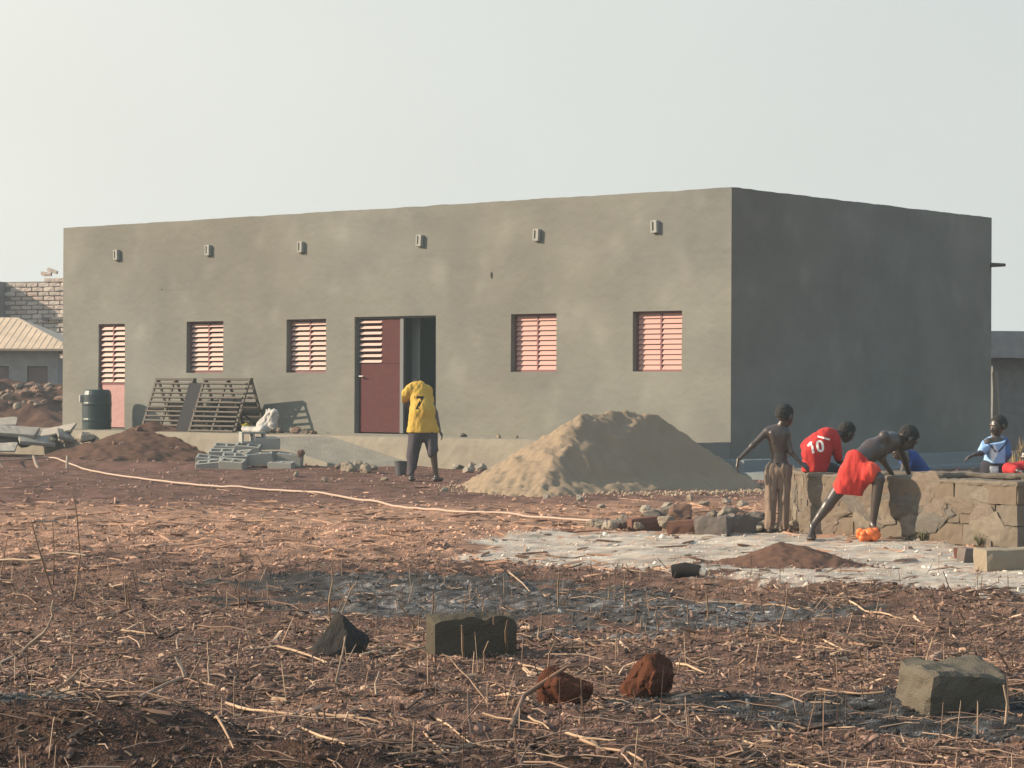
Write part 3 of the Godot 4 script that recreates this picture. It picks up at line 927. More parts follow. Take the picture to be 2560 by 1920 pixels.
func build_stones() -> void:
	for k in 14:
		stone_meshes.append(rock(Vector3.ONE, 200 + k, 2, 0.25, stone_tints[k % 7], 0.08))
	# rubble heap left of the cistern
	for k in 46:
		var a := rng.randf() * TAU
		var r := sqrt(rng.randf())
		var c := Vector3(1.931, 0.000, -25.275)
		var p := c + Vector3(cos(a) * r * 1.15, 0, sin(a) * r * 0.8)
		var up := 0.17 * maxf(0.0, 1.0 - r) + 0.03 * rng.randf()
		var sz := rng.randf_range(0.08, 0.24)
		var kd := rng.randi() % 14
		stone_at("rubble_stone", on_ground(p, up), sz, kd, stone_word(sz, kd) + " stone " + place_word(cos(a) * r, sin(a) * r, "the rubble heap by the cistern"), "stone", "stones of the rubble heap by the cistern", 0.35)
	var bg := block(Vector3(0.34, 0.15, 0.17), 91, 0.02, 0.012, 0.05, Color(0.30, 0.16, 0.12))
	for q in [[Vector3(1.370, 0.000, -24.983), 0.3, "reddish brick at the left end of the rubble heap"], [Vector3(1.748, 0.000, -24.531), -0.2, "reddish brick at the front of the rubble heap"]]:
		solo("brick", bg, M.stone, q[2], "brick", on_ground(q[0], 0.07), Vector3(0.05, q[1], 0.08))
	var gb := block(Vector3(0.36, 0.2, 0.2), 92, 0.02, 0.014, 0.05, Color(0.27, 0.235, 0.215), 0.04)
	solo("broken_block", gb, M.stone, "grey broken block at the right end of the rubble heap beside the standing boy", "block", on_ground(Vector3(2.411, 0.000, -24.902), 0.10), Vector3(0, 0.25, -0.12))
	solo("broken_block", gb, M.stone, "brown broken block in the middle of the rubble heap", "block", on_ground(Vector3(2.041, 0.000, -24.397), 0.09), Vector3(0, -0.5, 0.06))
	# stones at the foot of the terrace
	var nth := ["first", "second", "third", "fourth", "fifth", "sixth", "seventh"]
	var nf := 0
	for q in [[Vector3(-2.861, 0.127, -40.510), 0.20], [Vector3(-2.661, 0.115, -39.498), 0.26], [Vector3(-2.555, 0.123, -40.185), 0.24], [Vector3(-2.357, 0.111, -39.207), 0.25], [Vector3(-2.283, 0.120, -39.869), 0.16], [Vector3(-3.883, 0.140, -46.538), 0.22], [Vector3(-3.373, 0.140, -43.625), 0.14]]:
		stone_at("foot_stone", on_ground(q[0]), q[1], rng.randi_range(0, 2), nth[[2, 3, 4, 5, 6, 0, 1][nf]] + " pale stone from the left along the terrace foot by the ramp", "stone", "stones at the foot of the terrace")
		nf += 1
	for q in [[Vector3(-0.942, 0.132, -41.102), 0.18], [Vector3(-0.810, 0.135, -41.521), 0.26], [Vector3(-0.650, 0.131, -40.942), 0.22], [Vector3(-0.518, 0.125, -40.401), 0.20], [Vector3(-0.705, 0.117, -39.694), 0.16]]:
		stone_at("rubble_piece", on_ground(q[0]), q[1], 6, "pale plaster lump left of the sand heap", "rubble", "plaster lumps left of the sand heap")
	# rubble on the terrace
	for q in [[-9.9, 0.24], [-9.62, 0.18], [-9.2, 0.2], [-8.95, 0.16], [-8.75, 0.13], [-5.1, 0.13], [-4.3, 0.10], [-3.9, 0.08]]:
		var t := Vector3(3.553, 0, -39.38) + Basis(Vector3.UP, -0.6973) * Vector3(q[0], FLOOR, 0.75)
		stone_at("terrace_rubble", t, q[1], rng.randi(), "small rubble lump on the terrace against the front wall", "rubble", "rubble on the terrace")
	# pale scraps on the bare ground in front of the sand heap
	for q in [[Vector3(0.896, 0.008, -31.907), 0.14], [Vector3(1.121, 0.000, -30.083), 0.10], [Vector3(1.914, 0.000, -29.922), 0.16], [Vector3(2.329, 0.006, -31.689), 0.13], [Vector3(2.421, 0.001, -30.553), 0.13], [Vector3(2.745, 0.002, -30.927), 0.12], [Vector3(2.887, 0.000, -30.248), 0.15], [Vector3(1.581, 0.000, -28.550), 0.15], [Vector3(-3.365, 0.092, -37.914), 0.12], [Vector3(-2.779, 0.061, -35.962), 0.12], [Vector3(0.463, 0.012, -32.326), 0.10], [Vector3(-0.942, 0.032, -34.054), 0.12], [Vector3(-1.925, 0.073, -36.678), 0.10], [Vector3(-0.032, 0.033, -34.129), 0.1], [Vector3(-8.535, 0.140, -45.768), 0.14]]:
		var at: Vector3 = q[0]
		var kd := 2 if rng.randf() < 0.5 else 6
		var near := "by the yellow jersey's feet" if at.x > -2.6 and at.x < 0.0 else "before the sand heap" if at.x > 0.0 and at.z > -33.0 else "close to the sand heap's foot" if at.x > 0.0 else "between hose and hollow blocks"
		stone_at("pale_scrap", on_ground(at), q[1], kd, stone_word(q[1], kd) + " stone lying alone on bare ground " + near, "stone", "pale stones scattered before the building", 0.25)
	# stones on the bank at the far left
	for k in 130:
		var u := rng.randf_range(-1.6, 3.6)
		var v := rng.randf_range(-0.5, 2.0)
		var h := 1.42 - 0.34 * maxf(0.0, v) + 0.22 * nz.get_noise_2d(u * 55.0, v * 55.0)
		var sz := rng.randf_range(0.12, 0.32)
		var kd: int = [0, 2, 4, 11, 4, 11][rng.randi() % 6]
		stone_at("bank_stone", Vector3(-14.6 + u, 0.14 + h - 0.05, -60.0 + v), sz, kd, stone_word(sz, kd) + " stone " + place_word((u - 1.6) / 2.0, v / 1.6 - 0.2, "the far left earth bank"), "stone", "stones on the far left bank", 0.3)
	# clods on the earth mound
	for k in 26:
		var u := rng.randf_range(-1.2, 1.6)
		var v := rng.randf_range(-0.2, 1.6)
		var c := on_ground(Vector3(-6.906, 0.140, -46.679))
		var h := 0.68 - 0.38 * Vector2(u * (0.80 if u > 0.0 else 0.95), v * 0.8).length()
		if h < 0.03: continue
		var sz := rng.randf_range(0.06, 0.17)
		stone_at("earth_clod", c + Vector3(u, h, v), sz, 3 if k % 3 else 4, stone_word(sz, 3 if k % 3 else 4) + " clod " + place_word(u / 1.5, v / 1.6 - 0.4, "the red-brown earth mound"), "clod", "clods on the earth mound")
	# cast blocks and clods in the field
	solo("cement_block", block(Vector3(0.47, 0.27, 0.20), 11, 0.018, 0.010, 0.035, Color(0.62, 0.62, 0.62), 0.06), M.field_block, "grey cement block with a chipped top standing in the middle of the field", "block", on_ground(Vector3(-0.215, 0.000, -13.244), 0.10), Vector3(0.03, 0.30, 0.02))
	solo("cement_block", block(Vector3(0.41, 0.20, 0.33), 12, 0.02, 0.018, 0.03, Color(0.95, 0.97, 1.05), 0.02), M.field_block, "large grey cement block lying at the right edge of the field", "block", on_ground(Vector3(2.034, 0.000, -11.160), 0.09), Vector3(0.16, 0.34, -0.03))
	solo("dark_stone", rock(Vector3(0.50, 0.31, 0.36), 318, 3, 0.14, Color(0.070, 0.064, 0.060), 0.1, 0.46), M.stone, "dark pointed stone left of the middle cement block", "stone", on_ground(Vector3(-0.939, 0.000, -13.400), 0.07), Vector3(0.05, 0.4, 0.05))
	solo("laterite_clod", rock(Vector3(0.27, 0.23, 0.24), 311, 3, 0.30, Color.WHITE, 0.12), M.clod, "rust-red clod under the leaning burnt stick", "clod", on_ground(Vector3(0.233, 0.000, -11.096), 0.07), Vector3(0.1, 0.5, -0.1))
	solo("laterite_clod", rock(Vector3(0.28, 0.26, 0.26), 312, 3, 0.34, Color.WHITE, 0.12), M.clod, "taller rust-red clod at the left end of the black ash strip", "clod", on_ground(Vector3(0.662, 0.000, -11.480), 0.08), Vector3(0.0, 1.9, 0.1))
	# blocks by the cistern at the right edge
	solo("pale_slab", block(Vector3(0.62, 0.19, 0.35), 13, 0.02, 0.01, 0.05, Color(0.50, 0.42, 0.32)), M.stone, "pale flat slab at the right edge below the cistern", "slab", on_ground(Vector3(4.157, 0.000, -19.973), 0.08), Vector3(0, 0.12, 0.02))
	solo("small_block", block(Vector3(0.26, 0.13, 0.16), 14, 0.02, 0.01, 0.05, Color(0.30, 0.25, 0.22)), M.stone, "small grey broken block lying left of the pale slab", "block", on_ground(Vector3(3.980, 0.000, -20.883), 0.05), Vector3(0.05, 0.3, -0.15))
	solo("small_block", block(Vector3(0.09, 0.11, 0.10), 15, 0.02, 0.01, 0.04, Color(0.20, 0.09, 0.07)), M.stone, "dark red brick stub beside the small grey block", "brick", on_ground(Vector3(3.916, 0.000, -21.166), 0.045), Vector3(0.0, 0.5, 0.1))
	# charred log end
	var lg := Geo.new()
	lg.color = Color(0.035, 0.030, 0.028)
	lg.tube(PackedVector3Array([Vector3(-0.10, 0.02, 0), Vector3(0.0, 0.035, 0), Vector3(0.12, 0.025, 0.01)]), PackedFloat32Array([0.055, 0.062, 0.05]), 9)
	lg.color = Color(0.62, 0.58, 0.52)
	lg.tube(PackedVector3Array([Vector3(0.12, 0.024, 0.011), Vector3(0.165, 0.012, 0.02)]), PackedFloat32Array([0.046, 0.028]), 9)
	solo("charred_log", lg.mesh(), M.wood, "short charred log with a white ashen end near the white patch", "log", on_ground(Vector3(1.350, 0.000, -18.822), 0.03), Vector3(0, -0.2, 0))
	solo("pale_scrap_of_peel", rock(Vector3(0.12, 0.06, 0.05), 315, 2, 0.4, Color(0.62, 0.45, 0.36)), M.stone, "pale pinkish scrap above the right cement block", "scrap", on_ground(Vector3(2.322, 0.000, -13.304), 0.03), Vector3(0.2, 0.4, 0.4))

# hollow blocks piled before the terrace
func hollow_block(sd: int) -> ArrayMesh:
	var g := Geo.new()
	var l := 0.42
	var w := 0.20
	var h := 0.20
	g.box(Vector3(0, 0, w / 2 - 0.017), Vector3(l, h, 0.034), Basis(), 0.006)
	g.box(Vector3(0, 0, -w / 2 + 0.017), Vector3(l, h, 0.034), Basis(), 0.006)
	for x in [-l / 2 + 0.018, 0.0, l / 2 - 0.018]:
		g.box(Vector3(x, -0.002, 0), Vector3(0.036, h - 0.004, w - 0.066), Basis(), 0.004)
	return g.mesh()

func build_blocks() -> void:
	var m := hollow_block(0)
	var c := on_ground(Vector3(-5.348, 0.128, -40.606))
	var along := Vector3(0.985, 0, 0.17)
	var back := Vector3(0.10, 0, -0.995)
	var spots := []
	for r in 4:
		for k in 2: spots.append([along * (0.22 + 0.44 * k) + back * (0.11 + 0.23 * r) + Vector3(0.05 * r, 0.10 + 0.085 * r, 0), 0.0, "%s hollow cement block in the %s row of the left stack before the terrace" % [["left", "right"][k], ["front", "second", "third", "back"][r]]])
	spots.append([along * 1.12 + back * 0.55 + Vector3(0, 0.22, 0), 0.35, "hollow cement block set askew in the middle of the block pile"])
	spots.append([along * 1.50 + back * 0.45 + Vector3(0, 0.10, 0), -0.15, "hollow cement block at the right end of the block pile"])
	spots.append([along * 1.48 + back * 0.92 + Vector3(0, 0.2, 0), 0.2, "hollow cement block behind the right end of the block pile"])
	spots.append([along * 1.05 + back * 1.05 + Vector3(0, 0.46, 0), 0.5, "hollow cement block lying on top of the block pile"])
	spots.append([along * 0.78 + back * 0.95 + Vector3(0, 0.58, 0), 1.57, "hollow cement block standing on end on the block pile"])
	spots.append([along * 1.1 + back * 1.05 + Vector3(0, 0.24, 0), 0.1, "hollow cement block under the top block of the pile"])
	for k in spots.size():
		var o := part("hollow_block", m, M.concrete, self, c + spots[k][0])
		if k == 12:
			o.rotation = Vector3(1.57, 0.4, 0)
		else:
			o.rotation = Vector3(0.30 if k < 8 else 0.12, -0.17 + spots[k][1] + rng.randf_range(-0.28, 0.28), rng.randf_range(-0.12, 0.12))
		o.position += Vector3(rng.randf_range(-0.07, 0.07), rng.randf_range(-0.03, 0.02), rng.randf_range(-0.05, 0.05))
		tag(o, spots[k][2], "block", "hollow cement blocks before the terrace")
	stone_at("orange_stone", on_ground(c + along * 1.72 + back * 0.75, 0.20), 0.16, 4, "rust-brown lump on the right end of the block pile", "stone", "", 0.2)

# ---------------------------------------------------------------- things at the left of the building
func build_left_things() -> void:
	# plastic drum
	var g := Geo.new()
	var prof := [[0.0, 0.0], [0.26, 0.0], [0.285, 0.03], [0.29, 0.24], [0.296, 0.26], [0.296, 0.29], [0.29, 0.31], [0.29, 0.56], [0.296, 0.58], [0.296, 0.61], [0.29, 0.63], [0.288, 0.78], [0.265, 0.86], [0.235, 0.885], [0.22, 0.875], [0.0, 0.875]]
	var seg := 28
	for k in prof.size() - 1:
		for s in seg:
			var a0 := TAU * s / seg
			var a1 := TAU * (s + 1) / seg
			var p := func(q: Array, a: float) -> Vector3: return Vector3(cos(a) * q[0], q[1], sin(a) * q[0])
			g.quad(p.call(prof[k], a1), p.call(prof[k], a0), p.call(prof[k + 1], a0), p.call(prof[k + 1], a1))
	var dp: Vector3 = Vector3(3.553, 0, -39.38) + Basis(Vector3.UP, -0.6973) * Vector3(-14.903, FLOOR - 0.09, 0.65)
	var dr := thing("plastic_drum", "dark blue-green plastic drum standing before the narrow far door", "drum", dp)
	part("barrel", g.mesh(), M.drum, dr)
	var lid := Geo.new()
	lid.tube(PackedVector3Array([Vector3(0.1, 0.875, 0.08), Vector3(0.1, 0.91, 0.08)]), PackedFloat32Array([0.035, 0.03]), 10)
	part("bung", lid.mesh(), M.drum, dr)
	var hg := Geo.new()
	hg.color = Color(1.0, 1.0, 1.0)
	hg.box(Vector3(-0.31, 0.70, 0.10), Vector3(0.05, 0.16, 0.09), Basis(), 0.02)  # pale box stands for the sunlit highlight on the drum
	part("tag", hg.mesh(), M.sack, dr)
	# leaning lattice panels: two A-shaped trestles of bars
	var base := Basis(Vector3.UP, -0.6973)
	var o := Vector3(3.553, FLOOR, -39.38)
	lattice(o + base * Vector3(-12.620 - 0.0, 0, 0.62), 0.93, "left lattice trestle of weathered bars leaning by the wall", 0.10)
	lattice(o + base * Vector3(-11.072, 0, 0.70), 1.12, "right lattice trestle of weathered bars beside the white sacks", 0.10)
	var dark := Geo.new()
	dark.box(Vector3(0.0, 0.46, 0.26), Vector3(0.36, 1.02, 0.03), Basis(Vector3.RIGHT, -0.42), 0.004)
	solo("dark_board", dark.mesh(), mat(lin(0.013, 0.012, 0.016), 0.9), "dark board leaning between the two lattice trestles", "board", o + base * Vector3(-11.961, 0.0, 0.62), Vector3(0, -0.6973 + 0.12, 0))
	# sacks
	var f := Field.new(Vector3(-0.5, -0.1, -0.4), Vector3(0.5, 0.7, 0.4), 0.02)
	f.cap(Vector3(-0.10, 0.12, 0), Vector3(0.04, 0.34, 0.0), 0.15, 0.12, 0.03, Vector3(0, 0, 1), 1.3)
	f.cap(Vector3(0.06, 0.13, 0), Vector3(0.14, 0.36, 0.02), 0.13, 0.07, 0.03)
	f.cap(Vector3(0.0, 0.36, 0), Vector3(-0.03, 0.44, 0.02), 0.07, 0.03, 0.03)
	f.wrinkle(nz, 0.05, Vector3(420, 420, 420))
	f.wrinkle(nz, 0.02, Vector3(1300, 1300, 1300))
	f.cut(Vector3(0, 0.0, 0), Vector3(0, -1, 0))
	var sg := Geo.new()
	f.into(sg)
	solo("cement_sack", sg.mesh(), M.sack, "crumpled white sack slumped upright beside the right lattice trestle", "sack", o + base * Vector3(-9.968, 0.0, 0.70), Vector3(0, -0.5, 0))
	f = Field.new(Vector3(-0.5, -0.1, -0.4), Vector3(0.5, 0.4, 0.4), 0.02)
	f.cap(Vector3(-0.22, 0.06, 0), Vector3(0.22, 0.06, 0), 0.075, 0.085, 0.03, Vector3(0, 0, 1), 0.6)
	f.wrinkle(nz, 0.03, Vector3(300, 300, 300))
	sg = Geo.new()
	f.into(sg)
	solo("cement_sack", sg.mesh(), M.sack, "empty white sack lying flat on the terrace edge", "sack", o + base * Vector3(-9.796, 0.0, 1.2), Vector3(0, -0.6, 0))
	solo("yellow_rag", rock(Vector3(0.16, 0.10, 0.12), 320, 2, 0.4, Color(0.55, 0.48, 0.06)), M.stone, "yellow scrap lying against the flat white sack", "rag", o + base * Vector3(-10.146, 0.13, 1.1))
	# planks and slabs dumped at the far left
	var pc := Vector3(-9.75, 0.24, -48.0)
	var cols := [Color(0.66, 0.60, 0.52), Color(0.55, 0.52, 0.47), Color(0.72, 0.66, 0.58), Color(0.42, 0.40, 0.38)]
	var lb := ["topmost pale plank of the dump at the left edge", "grey plank lying across the dump at the left edge", "pale slab at the front of the dump at the left edge", "dark grey plank low in the dump at the left edge", "tilted pale slab at the right end of the dump", "grey slab standing on edge in the dump", "long plank at the foot of the dump", "short pale board on the right of the dump", "broken board behind the drum side of the dump"]
	var pos := [[-0.9, 0.52, 0.0, 1.7, 0.10, 0.05], [-0.5, 0.40, 0.35, 1.9, -0.12, -0.06], [-1.1, 0.22, 0.6, 1.2, 0.05, 0.10], [-0.2, 0.26, 0.2, 1.6, 0.2, 0.03], [0.75, 0.38, 0.1, 0.8, -0.2, 0.22], [0.45, 0.20, 0.5, 0.7, 0.3, -0.1], [-0.8, 0.06, 1.0, 1.9, 0.02, 0.01], [1.15, 0.25, 0.3, 0.7, 0.3, -0.28], [1.45, 0.15, 0.0, 0.6, -0.4, 0.15]]
	for k in pos.size():
		var q: Array = pos[k]
		solo("dumped_plank", block(Vector3(q[3], 0.08 if k % 2 else 0.05, 0.36), 400 + k, 0.012, 0.012, 0.09, cols[k % 4]), M.stone, lb[k], "plank", pc + Vector3(q[0], q[1], q[2]), Vector3(0.42, q[4], q[5]))
	for k in 16:
		var du := rng.randf_range(-1.6, 1.9)
		var dv := rng.randf_range(-0.1, 1.0)
		var sz := rng.randf_range(0.14, 0.34)
		var kd: int = [0, 2, 5, 6][k % 4]
		stone_at("dump_stone", pc + Vector3(du, rng.randf_range(0.0, 0.22), dv), sz, kd, stone_word(sz, kd) + " rubble lump " + place_word(du / 1.8, dv - 0.45, "the plank dump"), "rubble", "rubble lumps in the dump at the left edge")
	# bucket by the yellow jersey
	var bg := Geo.new()
	var bp := [[0.11, 0.0], [0.15, 0.30], [0.165, 0.30], [0.165, 0.32], [0.14, 0.32], [0.10, 0.02]]
	for k in bp.size() - 1:
		for s in 18:
			var a0 := TAU * s / 18
			var a1 := TAU * (s + 1) / 18
			var p2 := func(q: Array, a: float) -> Vector3: return Vector3(cos(a) * q[0], q[1], sin(a) * q[0])
			bg.quad(p2.call(bp[k], a1), p2.call(bp[k], a0), p2.call(bp[k + 1], a0), p2.call(bp[k + 1], a1))
	var bk := thing("grey_bucket", "dark grey bucket on the ground beside the person in yellow", "bucket", on_ground(Vector3(-1.777, 0.108, -38.950)))
	bk.scale = Vector3.ONE * 0.72
	part("pail", bg.mesh(), mat(lin(0.055, 0.055, 0.065), 0.6), bk)
	var hd := Geo.new()
	var arc := PackedVector3Array()
	var rr := PackedFloat32Array()
	for k in 9:
		arc.append(Vector3(cos(PI * k / 8.0) * 0.155, 0.31 - 0.03 * sin(PI * k / 8.0), 0.14 * sin(PI * k / 8.0)))
		rr.append(0.007)
	hd.tube(arc, rr, 5)
	part("handle", hd.mesh(), M.iron, bk)
	# hose over the ditch
	var pts := PackedVector3Array()
	var prev := []
	for p in [Vector3(-9.383, 0.138, -42.202), Vector3(-9.130, 0.140, -43.289), Vector3(-8.898, 0.140, -44.189), Vector3(-8.630, 0.140, -45.440), Vector3(-7.649, 0.137, -41.967), Vector3(-6.725, 0.108, -38.940), Vector3(-5.666, 0.076, -36.883), Vector3(-4.848, 0.055, -35.536), Vector3(-4.128, 0.040, -34.619), Vector3(-3.262, 0.030, -33.860), Vector3(-2.549, 0.019, -32.989), Vector3(-1.802, 0.002, -30.980), Vector3(-1.135, 0.000, -29.066), Vector3(-0.564, 0.000, -28.251), Vector3(-0.025, 0.000, -27.783), Vector3(0.495, 0.000, -27.231), Vector3(0.948, 0.000, -26.791)]:
		prev.append(p)
	for k in prev.size() - 1:
		for s in 6:
			var t := s / 6.0
			var q: Vector3 = prev[k].cubic_interpolate(prev[k + 1], prev[maxi(k - 1, 0)], prev[mini(k + 2, prev.size() - 1)], t)
			pts.append(Vector3(q.x, maxf(q.y, ground_h(q.x, q.z)) + 0.022 + 0.008 * nz.get_noise_2d(q.x * 200.0, 4.0), q.z))
	var rad := PackedFloat32Array()
	for k in pts.size(): rad.append(0.0155)
	var hs := Geo.new()
	hs.tube(pts, rad, 7)
	solo("hose", hs.mesh(), M.hose, "pale hose winding across the bare ground from the left edge", "hose")
	# two sticks that hold the hose above the ditch
	stick_thing([Vector3(-8.084, 0.314, -41.000), Vector3(-7.802, -0.116, -40.600)], 0.03, 0.034, Color(0.36, 0.28, 0.22), "leaning stick left of two standing in the ditch under the hose", "support_stick")
	stick_thing([Vector3(-7.432, 0.327, -40.600), Vector3(-7.401, -0.091, -40.400)], 0.022, 0.026, Color(0.33, 0.25, 0.20), "upright stick right of two standing in the ditch under the hose", "support_stick")
	stick_thing([Vector3(-8.853, 0.294, -41.600), Vector3(-8.493, -0.134, -41.400)], 0.02, 0.024, Color(0.30, 0.24, 0.20), "slanting stick in the ditch at the left edge", "support_stick")

func lattice(at: Vector3, wide: float, label: String, turn: float) -> void:
	var t := thing("lattice_trestle", label, "trestle", at, -0.6973 + turn)
	var h := 0.98
	var foot := 0.46
	var bar_m := one_box(Vector3(wide - 0.02, 0.034, 0.04), 0.005)
	for s in [1.0, -1.0]:
		var lean: float = foot * s
		for x in [-wide / 2, 0.0, wide / 2]:
			var g := Geo.new()
			g.bar(Vector3(x, 0, lean), Vector3(x, h, 0.03 * s), 0.045, 0.035, Vector3(0, 0, 1))
			part("rail", g.mesh(), M.iron, t)
		for k in 11:
			var f := (k + 0.3) / 11.0
			var b := part("crossbar", bar_m, M.iron, t, Vector3(rng.randf_range(-0.012, 0.012), h * f, lerpf(lean, 0.03 * s, f) + 0.03 * s))
			b.rotation = Vector3(-0.4 * s, 0, rng.randf_range(-0.012, 0.012))
	var bk := part("shade_backing", one_box(Vector3(wide - 0.06, 0.60, 0.02), 0.003), M.dark_board, t, Vector3(0, 0.29, -foot * 0.71 - 0.03))  # dark sheet added to paint the shade in the gaps between bars
	bk.rotation.x = 0.42
	part("cap_bar", one_box(Vector3(wide + 0.08, 0.05, 0.09), 0.008), M.iron, t, Vector3(0, h + 0.02, 0))
	for x in [-wide / 2 - 0.03, wide / 2 + 0.03]:
		var g := Geo.new()
		g.bar(Vector3(x, 0.42, foot * 0.66), Vector3(x, 0.42, -foot * 0.66), 0.035, 0.035)
		part("brace", g.mesh(), M.iron, t)

func stick_thing(ends: Array, r0: float, r1: float, color: Color, label: String, called := "stick", group := "", wob := 0.02) -> MeshInstance3D:
	var g := Geo.new()
	g.color = color
	var tone := RandomNumberGenerator.new()
	tone.seed = int(absf(ends[0].x * 997.0 + ends[0].z * 131.0))
	var a: Vector3 = ends[0]
	var pts := PackedVector3Array()
	var rad := PackedFloat32Array()
	var n := ends.size() - 1
	for k in n:
		for s in (3 if k < n - 1 else 4):
			var t := s / 3.0
			var q: Vector3 = ends[k].lerp(ends[k + 1], t) - a
			var w := (k + t) / n
			q += Vector3(nz.get_noise_2d(w * 160.0 + a.x * 500.0, a.z * 300.0), nz.get_noise_2d(w * 160.0, a.x * 700.0), nz.get_noise_2d(a.z * 200.0, w * 170.0)) * wob * (0.3 if k + s == 0 else 1.0)
			pts.append(q)
			rad.append(lerpf(r0, r1, w) * rng.randf_range(0.85, 1.15))
	g.tube(pts, rad, 6)
	for k in g.c.size():
		var e := tone.randf_range(0.55, 1.15)
		g.c[k] = Color(color.r * e, color.g * e, color.b * e)
	var o := part(called, g.mesh(), M.stick, self, a)
	tag(o, label, "stick", group)
	return o

# ---------------------------------------------------------------- the cistern
func build_cistern() -> void:
	var t := thing("stone_cistern", "low square cistern of rough stone that the children gather round", "cistern", Vector3(3.015, 0, -24.79))
	var p1 := Vector3(0, 0, 0)
	var p2 := Vector3(1.693, 0, 2.205)
	var p3 := Vector3(3.5, 0, 0.55)
	var p0 := Vector3(-0.02, 0, -1.45)
	var H := 0.62
	var walls := [[p1, p2, 0.20], [p0, p1, 0.20], [p2, p3, 0.20], [p3, p0, 0.20]]
	var pm := []
	var shades := [Color(1, 1, 1), Color(0.94, 0.92, 0.90), Color(1.06, 1.03, 1.0), Color(0.97, 0.90, 0.84), Color(0.88, 0.87, 0.86)]
	var outward := [Vector3(-0.79, 0, 0.61), Vector3(-1, 0, 0), Vector3(0.67, 0, 0.74), Vector3(0.49, 0, -0.87)]
	for w in walls.size():
		var a: Vector3 = walls[w][0]
		var b: Vector3 = walls[w][1]
		var dir := (b - a).normalized()
		var out := Vector3(-dir.z, 0, dir.x)
		if out.dot(outward[w]) < 0.0: out = -out
		var ln := a.distance_to(b)
		var bs := Basis(dir, Vector3.UP, dir.cross(Vector3.UP))
		var core := Geo.new()
		core.box((a + b) * 0.5 - out * 0.125 + Vector3(0, (H - 0.06) / 2, 0), Vector3(ln - 0.04, H + 0.02, 0.19), bs, 0.02)
		part("mortar", core.mesh(), M.mortar, t)
		# stones in three uneven courses, each a piece of its own, face and top showing
		var y := 0.0
		for course in 3:
			var ch: float = [0.205, 0.20, 0.185][course]
			var x := -rng.randf_range(0.0, 0.2) * course * 0.5
			while x < ln - 0.02:
				var sl := rng.randf_range(0.24, 0.48)
				var s0 := maxf(x, 0.0)
				var s1 := minf(x + sl, ln)
				if ln - s1 < 0.12: s1 = ln
				if s1 - s0 > 0.06:
					var sz := Vector3(s1 - s0 - 0.004, ch - 0.004, 0.24 if course == 2 else 0.20)
					var m := block(sz, rng.randi() % 900, 0.009, 0.010, 0.05, shades[rng.randi() % 5])
					var mid := a + dir * ((s0 + s1) / 2) - out * (0.11 if course == 2 else 0.10) + Vector3(0, y + ch / 2, 0)
					var o := part("stone", m, M.cistern, t, mid + out * rng.randf_range(-0.008, 0.005))
					o.basis = bs * Basis(Vector3.BACK, rng.randf_range(-0.03, 0.03))
				x = s1 + 0.002
			y += ch
		part("coping", block(Vector3(ln + 0.03, 0.05, 0.26), 700 + w, 0.018, 0.014, 0.05), M.cistern, t, (a + b) * 0.5 - out * 0.115 + Vector3(0, H - 0.018, 0)).basis = bs
		if w < 2:   # render that still clings to the stones
			for k in (24 if w == 0 else 7):
				var px := rng.randf_range(0.15, ln - 0.15)
				var py := rng.randf_range(0.1, H - 0.1)
				var pr := part("render_patch", rock(Vector3(rng.randf_range(0.26, 0.66), rng.randf_range(0.16, 0.36), 0.030), 720 + w * 20 + k, 2, 0.5, [Color(0.37, 0.315, 0.25), Color(0.31, 0.25, 0.195), Color(0.26, 0.235, 0.205), Color(0.34, 0.275, 0.22)][k % 4], 0.13), M.stone, t, a + dir * px + out * 0.004 + Vector3(0, py, 0))
				pr.basis = bs * Basis(Vector3.BACK, rng.randf_range(-0.3, 0.3))
	# rough render smeared low on the front, weeds in its joints
	var wn := 0
	for q in [[1.62, 0.05], [2.35, 0.02]]:
		var at := p1.lerp(p2, q[0] / 2.78) + Vector3(-0.79, 0, 0.61) * 0.03
		var wg := Geo.new()
		for k in 16:
			wg.color = [Color(0.07, 0.07, 0.025), Color(0.12, 0.09, 0.04), Color(0.05, 0.055, 0.02)][k % 3]
			var a2 := rng.randf() * TAU
			var e := Vector3(cos(a2) * 0.06, rng.randf_range(0.03, q[1] + 0.06), sin(a2) * 0.03)
			wg.tube(PackedVector3Array([Vector3(cos(a2) * 0.01, -0.02, 0), e * 0.6 + Vector3(0, 0.02, 0), e]), PackedFloat32Array([0.004, 0.005, 0.001]), 3)
			var l := e + Vector3(0.02, 0, 0)
			wg.tri(e, l + Vector3(0, 0.012, 0.01), e + Vector3(0.01, 0.022, 0))
		solo("dry_weed", wg.mesh(), M.stick, "%s weed from the left at the foot of the cistern wall" % ["first", "second", "third", "fourth", "fifth"][wn], "weed", Vector3(3.015, 0, -24.79) + at + Vector3(0, 0.02, 0), Vector3.ZERO, "weeds along the cistern")
		wn += 1
	var th := Geo.new()
	for k in 420:
		var q := Vector3(rng.randf_range(-0.5, 0.5), 0, rng.randf_range(-0.3, 0.3))
		var hh := 0.55 * (1.0 - absf(q.x) * 1.2) * rng.randf_range(0.5, 1.0)
		th.color = [Color(0.34, 0.25, 0.12), Color(0.26, 0.19, 0.10), Color(0.42, 0.32, 0.17), Color(0.16, 0.13, 0.06)][k % 4]
		var tip := q + Vector3(rng.randf_range(-0.12, 0.12), hh, rng.randf_range(-0.12, 0.12))
		th.tube(PackedVector3Array([q, (q + tip) * 0.5 + Vector3(0.02, 0.04, 0), tip]), PackedFloat32Array([0.012, 0.011, 0.003]), 3)
	var tb := solo("straw_tussock", th.mesh(), M.stick, "dry straw tussock behind the child in light blue", "grass tussock", Vector3(Vector3(6.453, 0.524, -31.000)) + Vector3(0.1, -0.45, 0))
	tb.scale = Vector3(0.9, 1.5, 0.9)

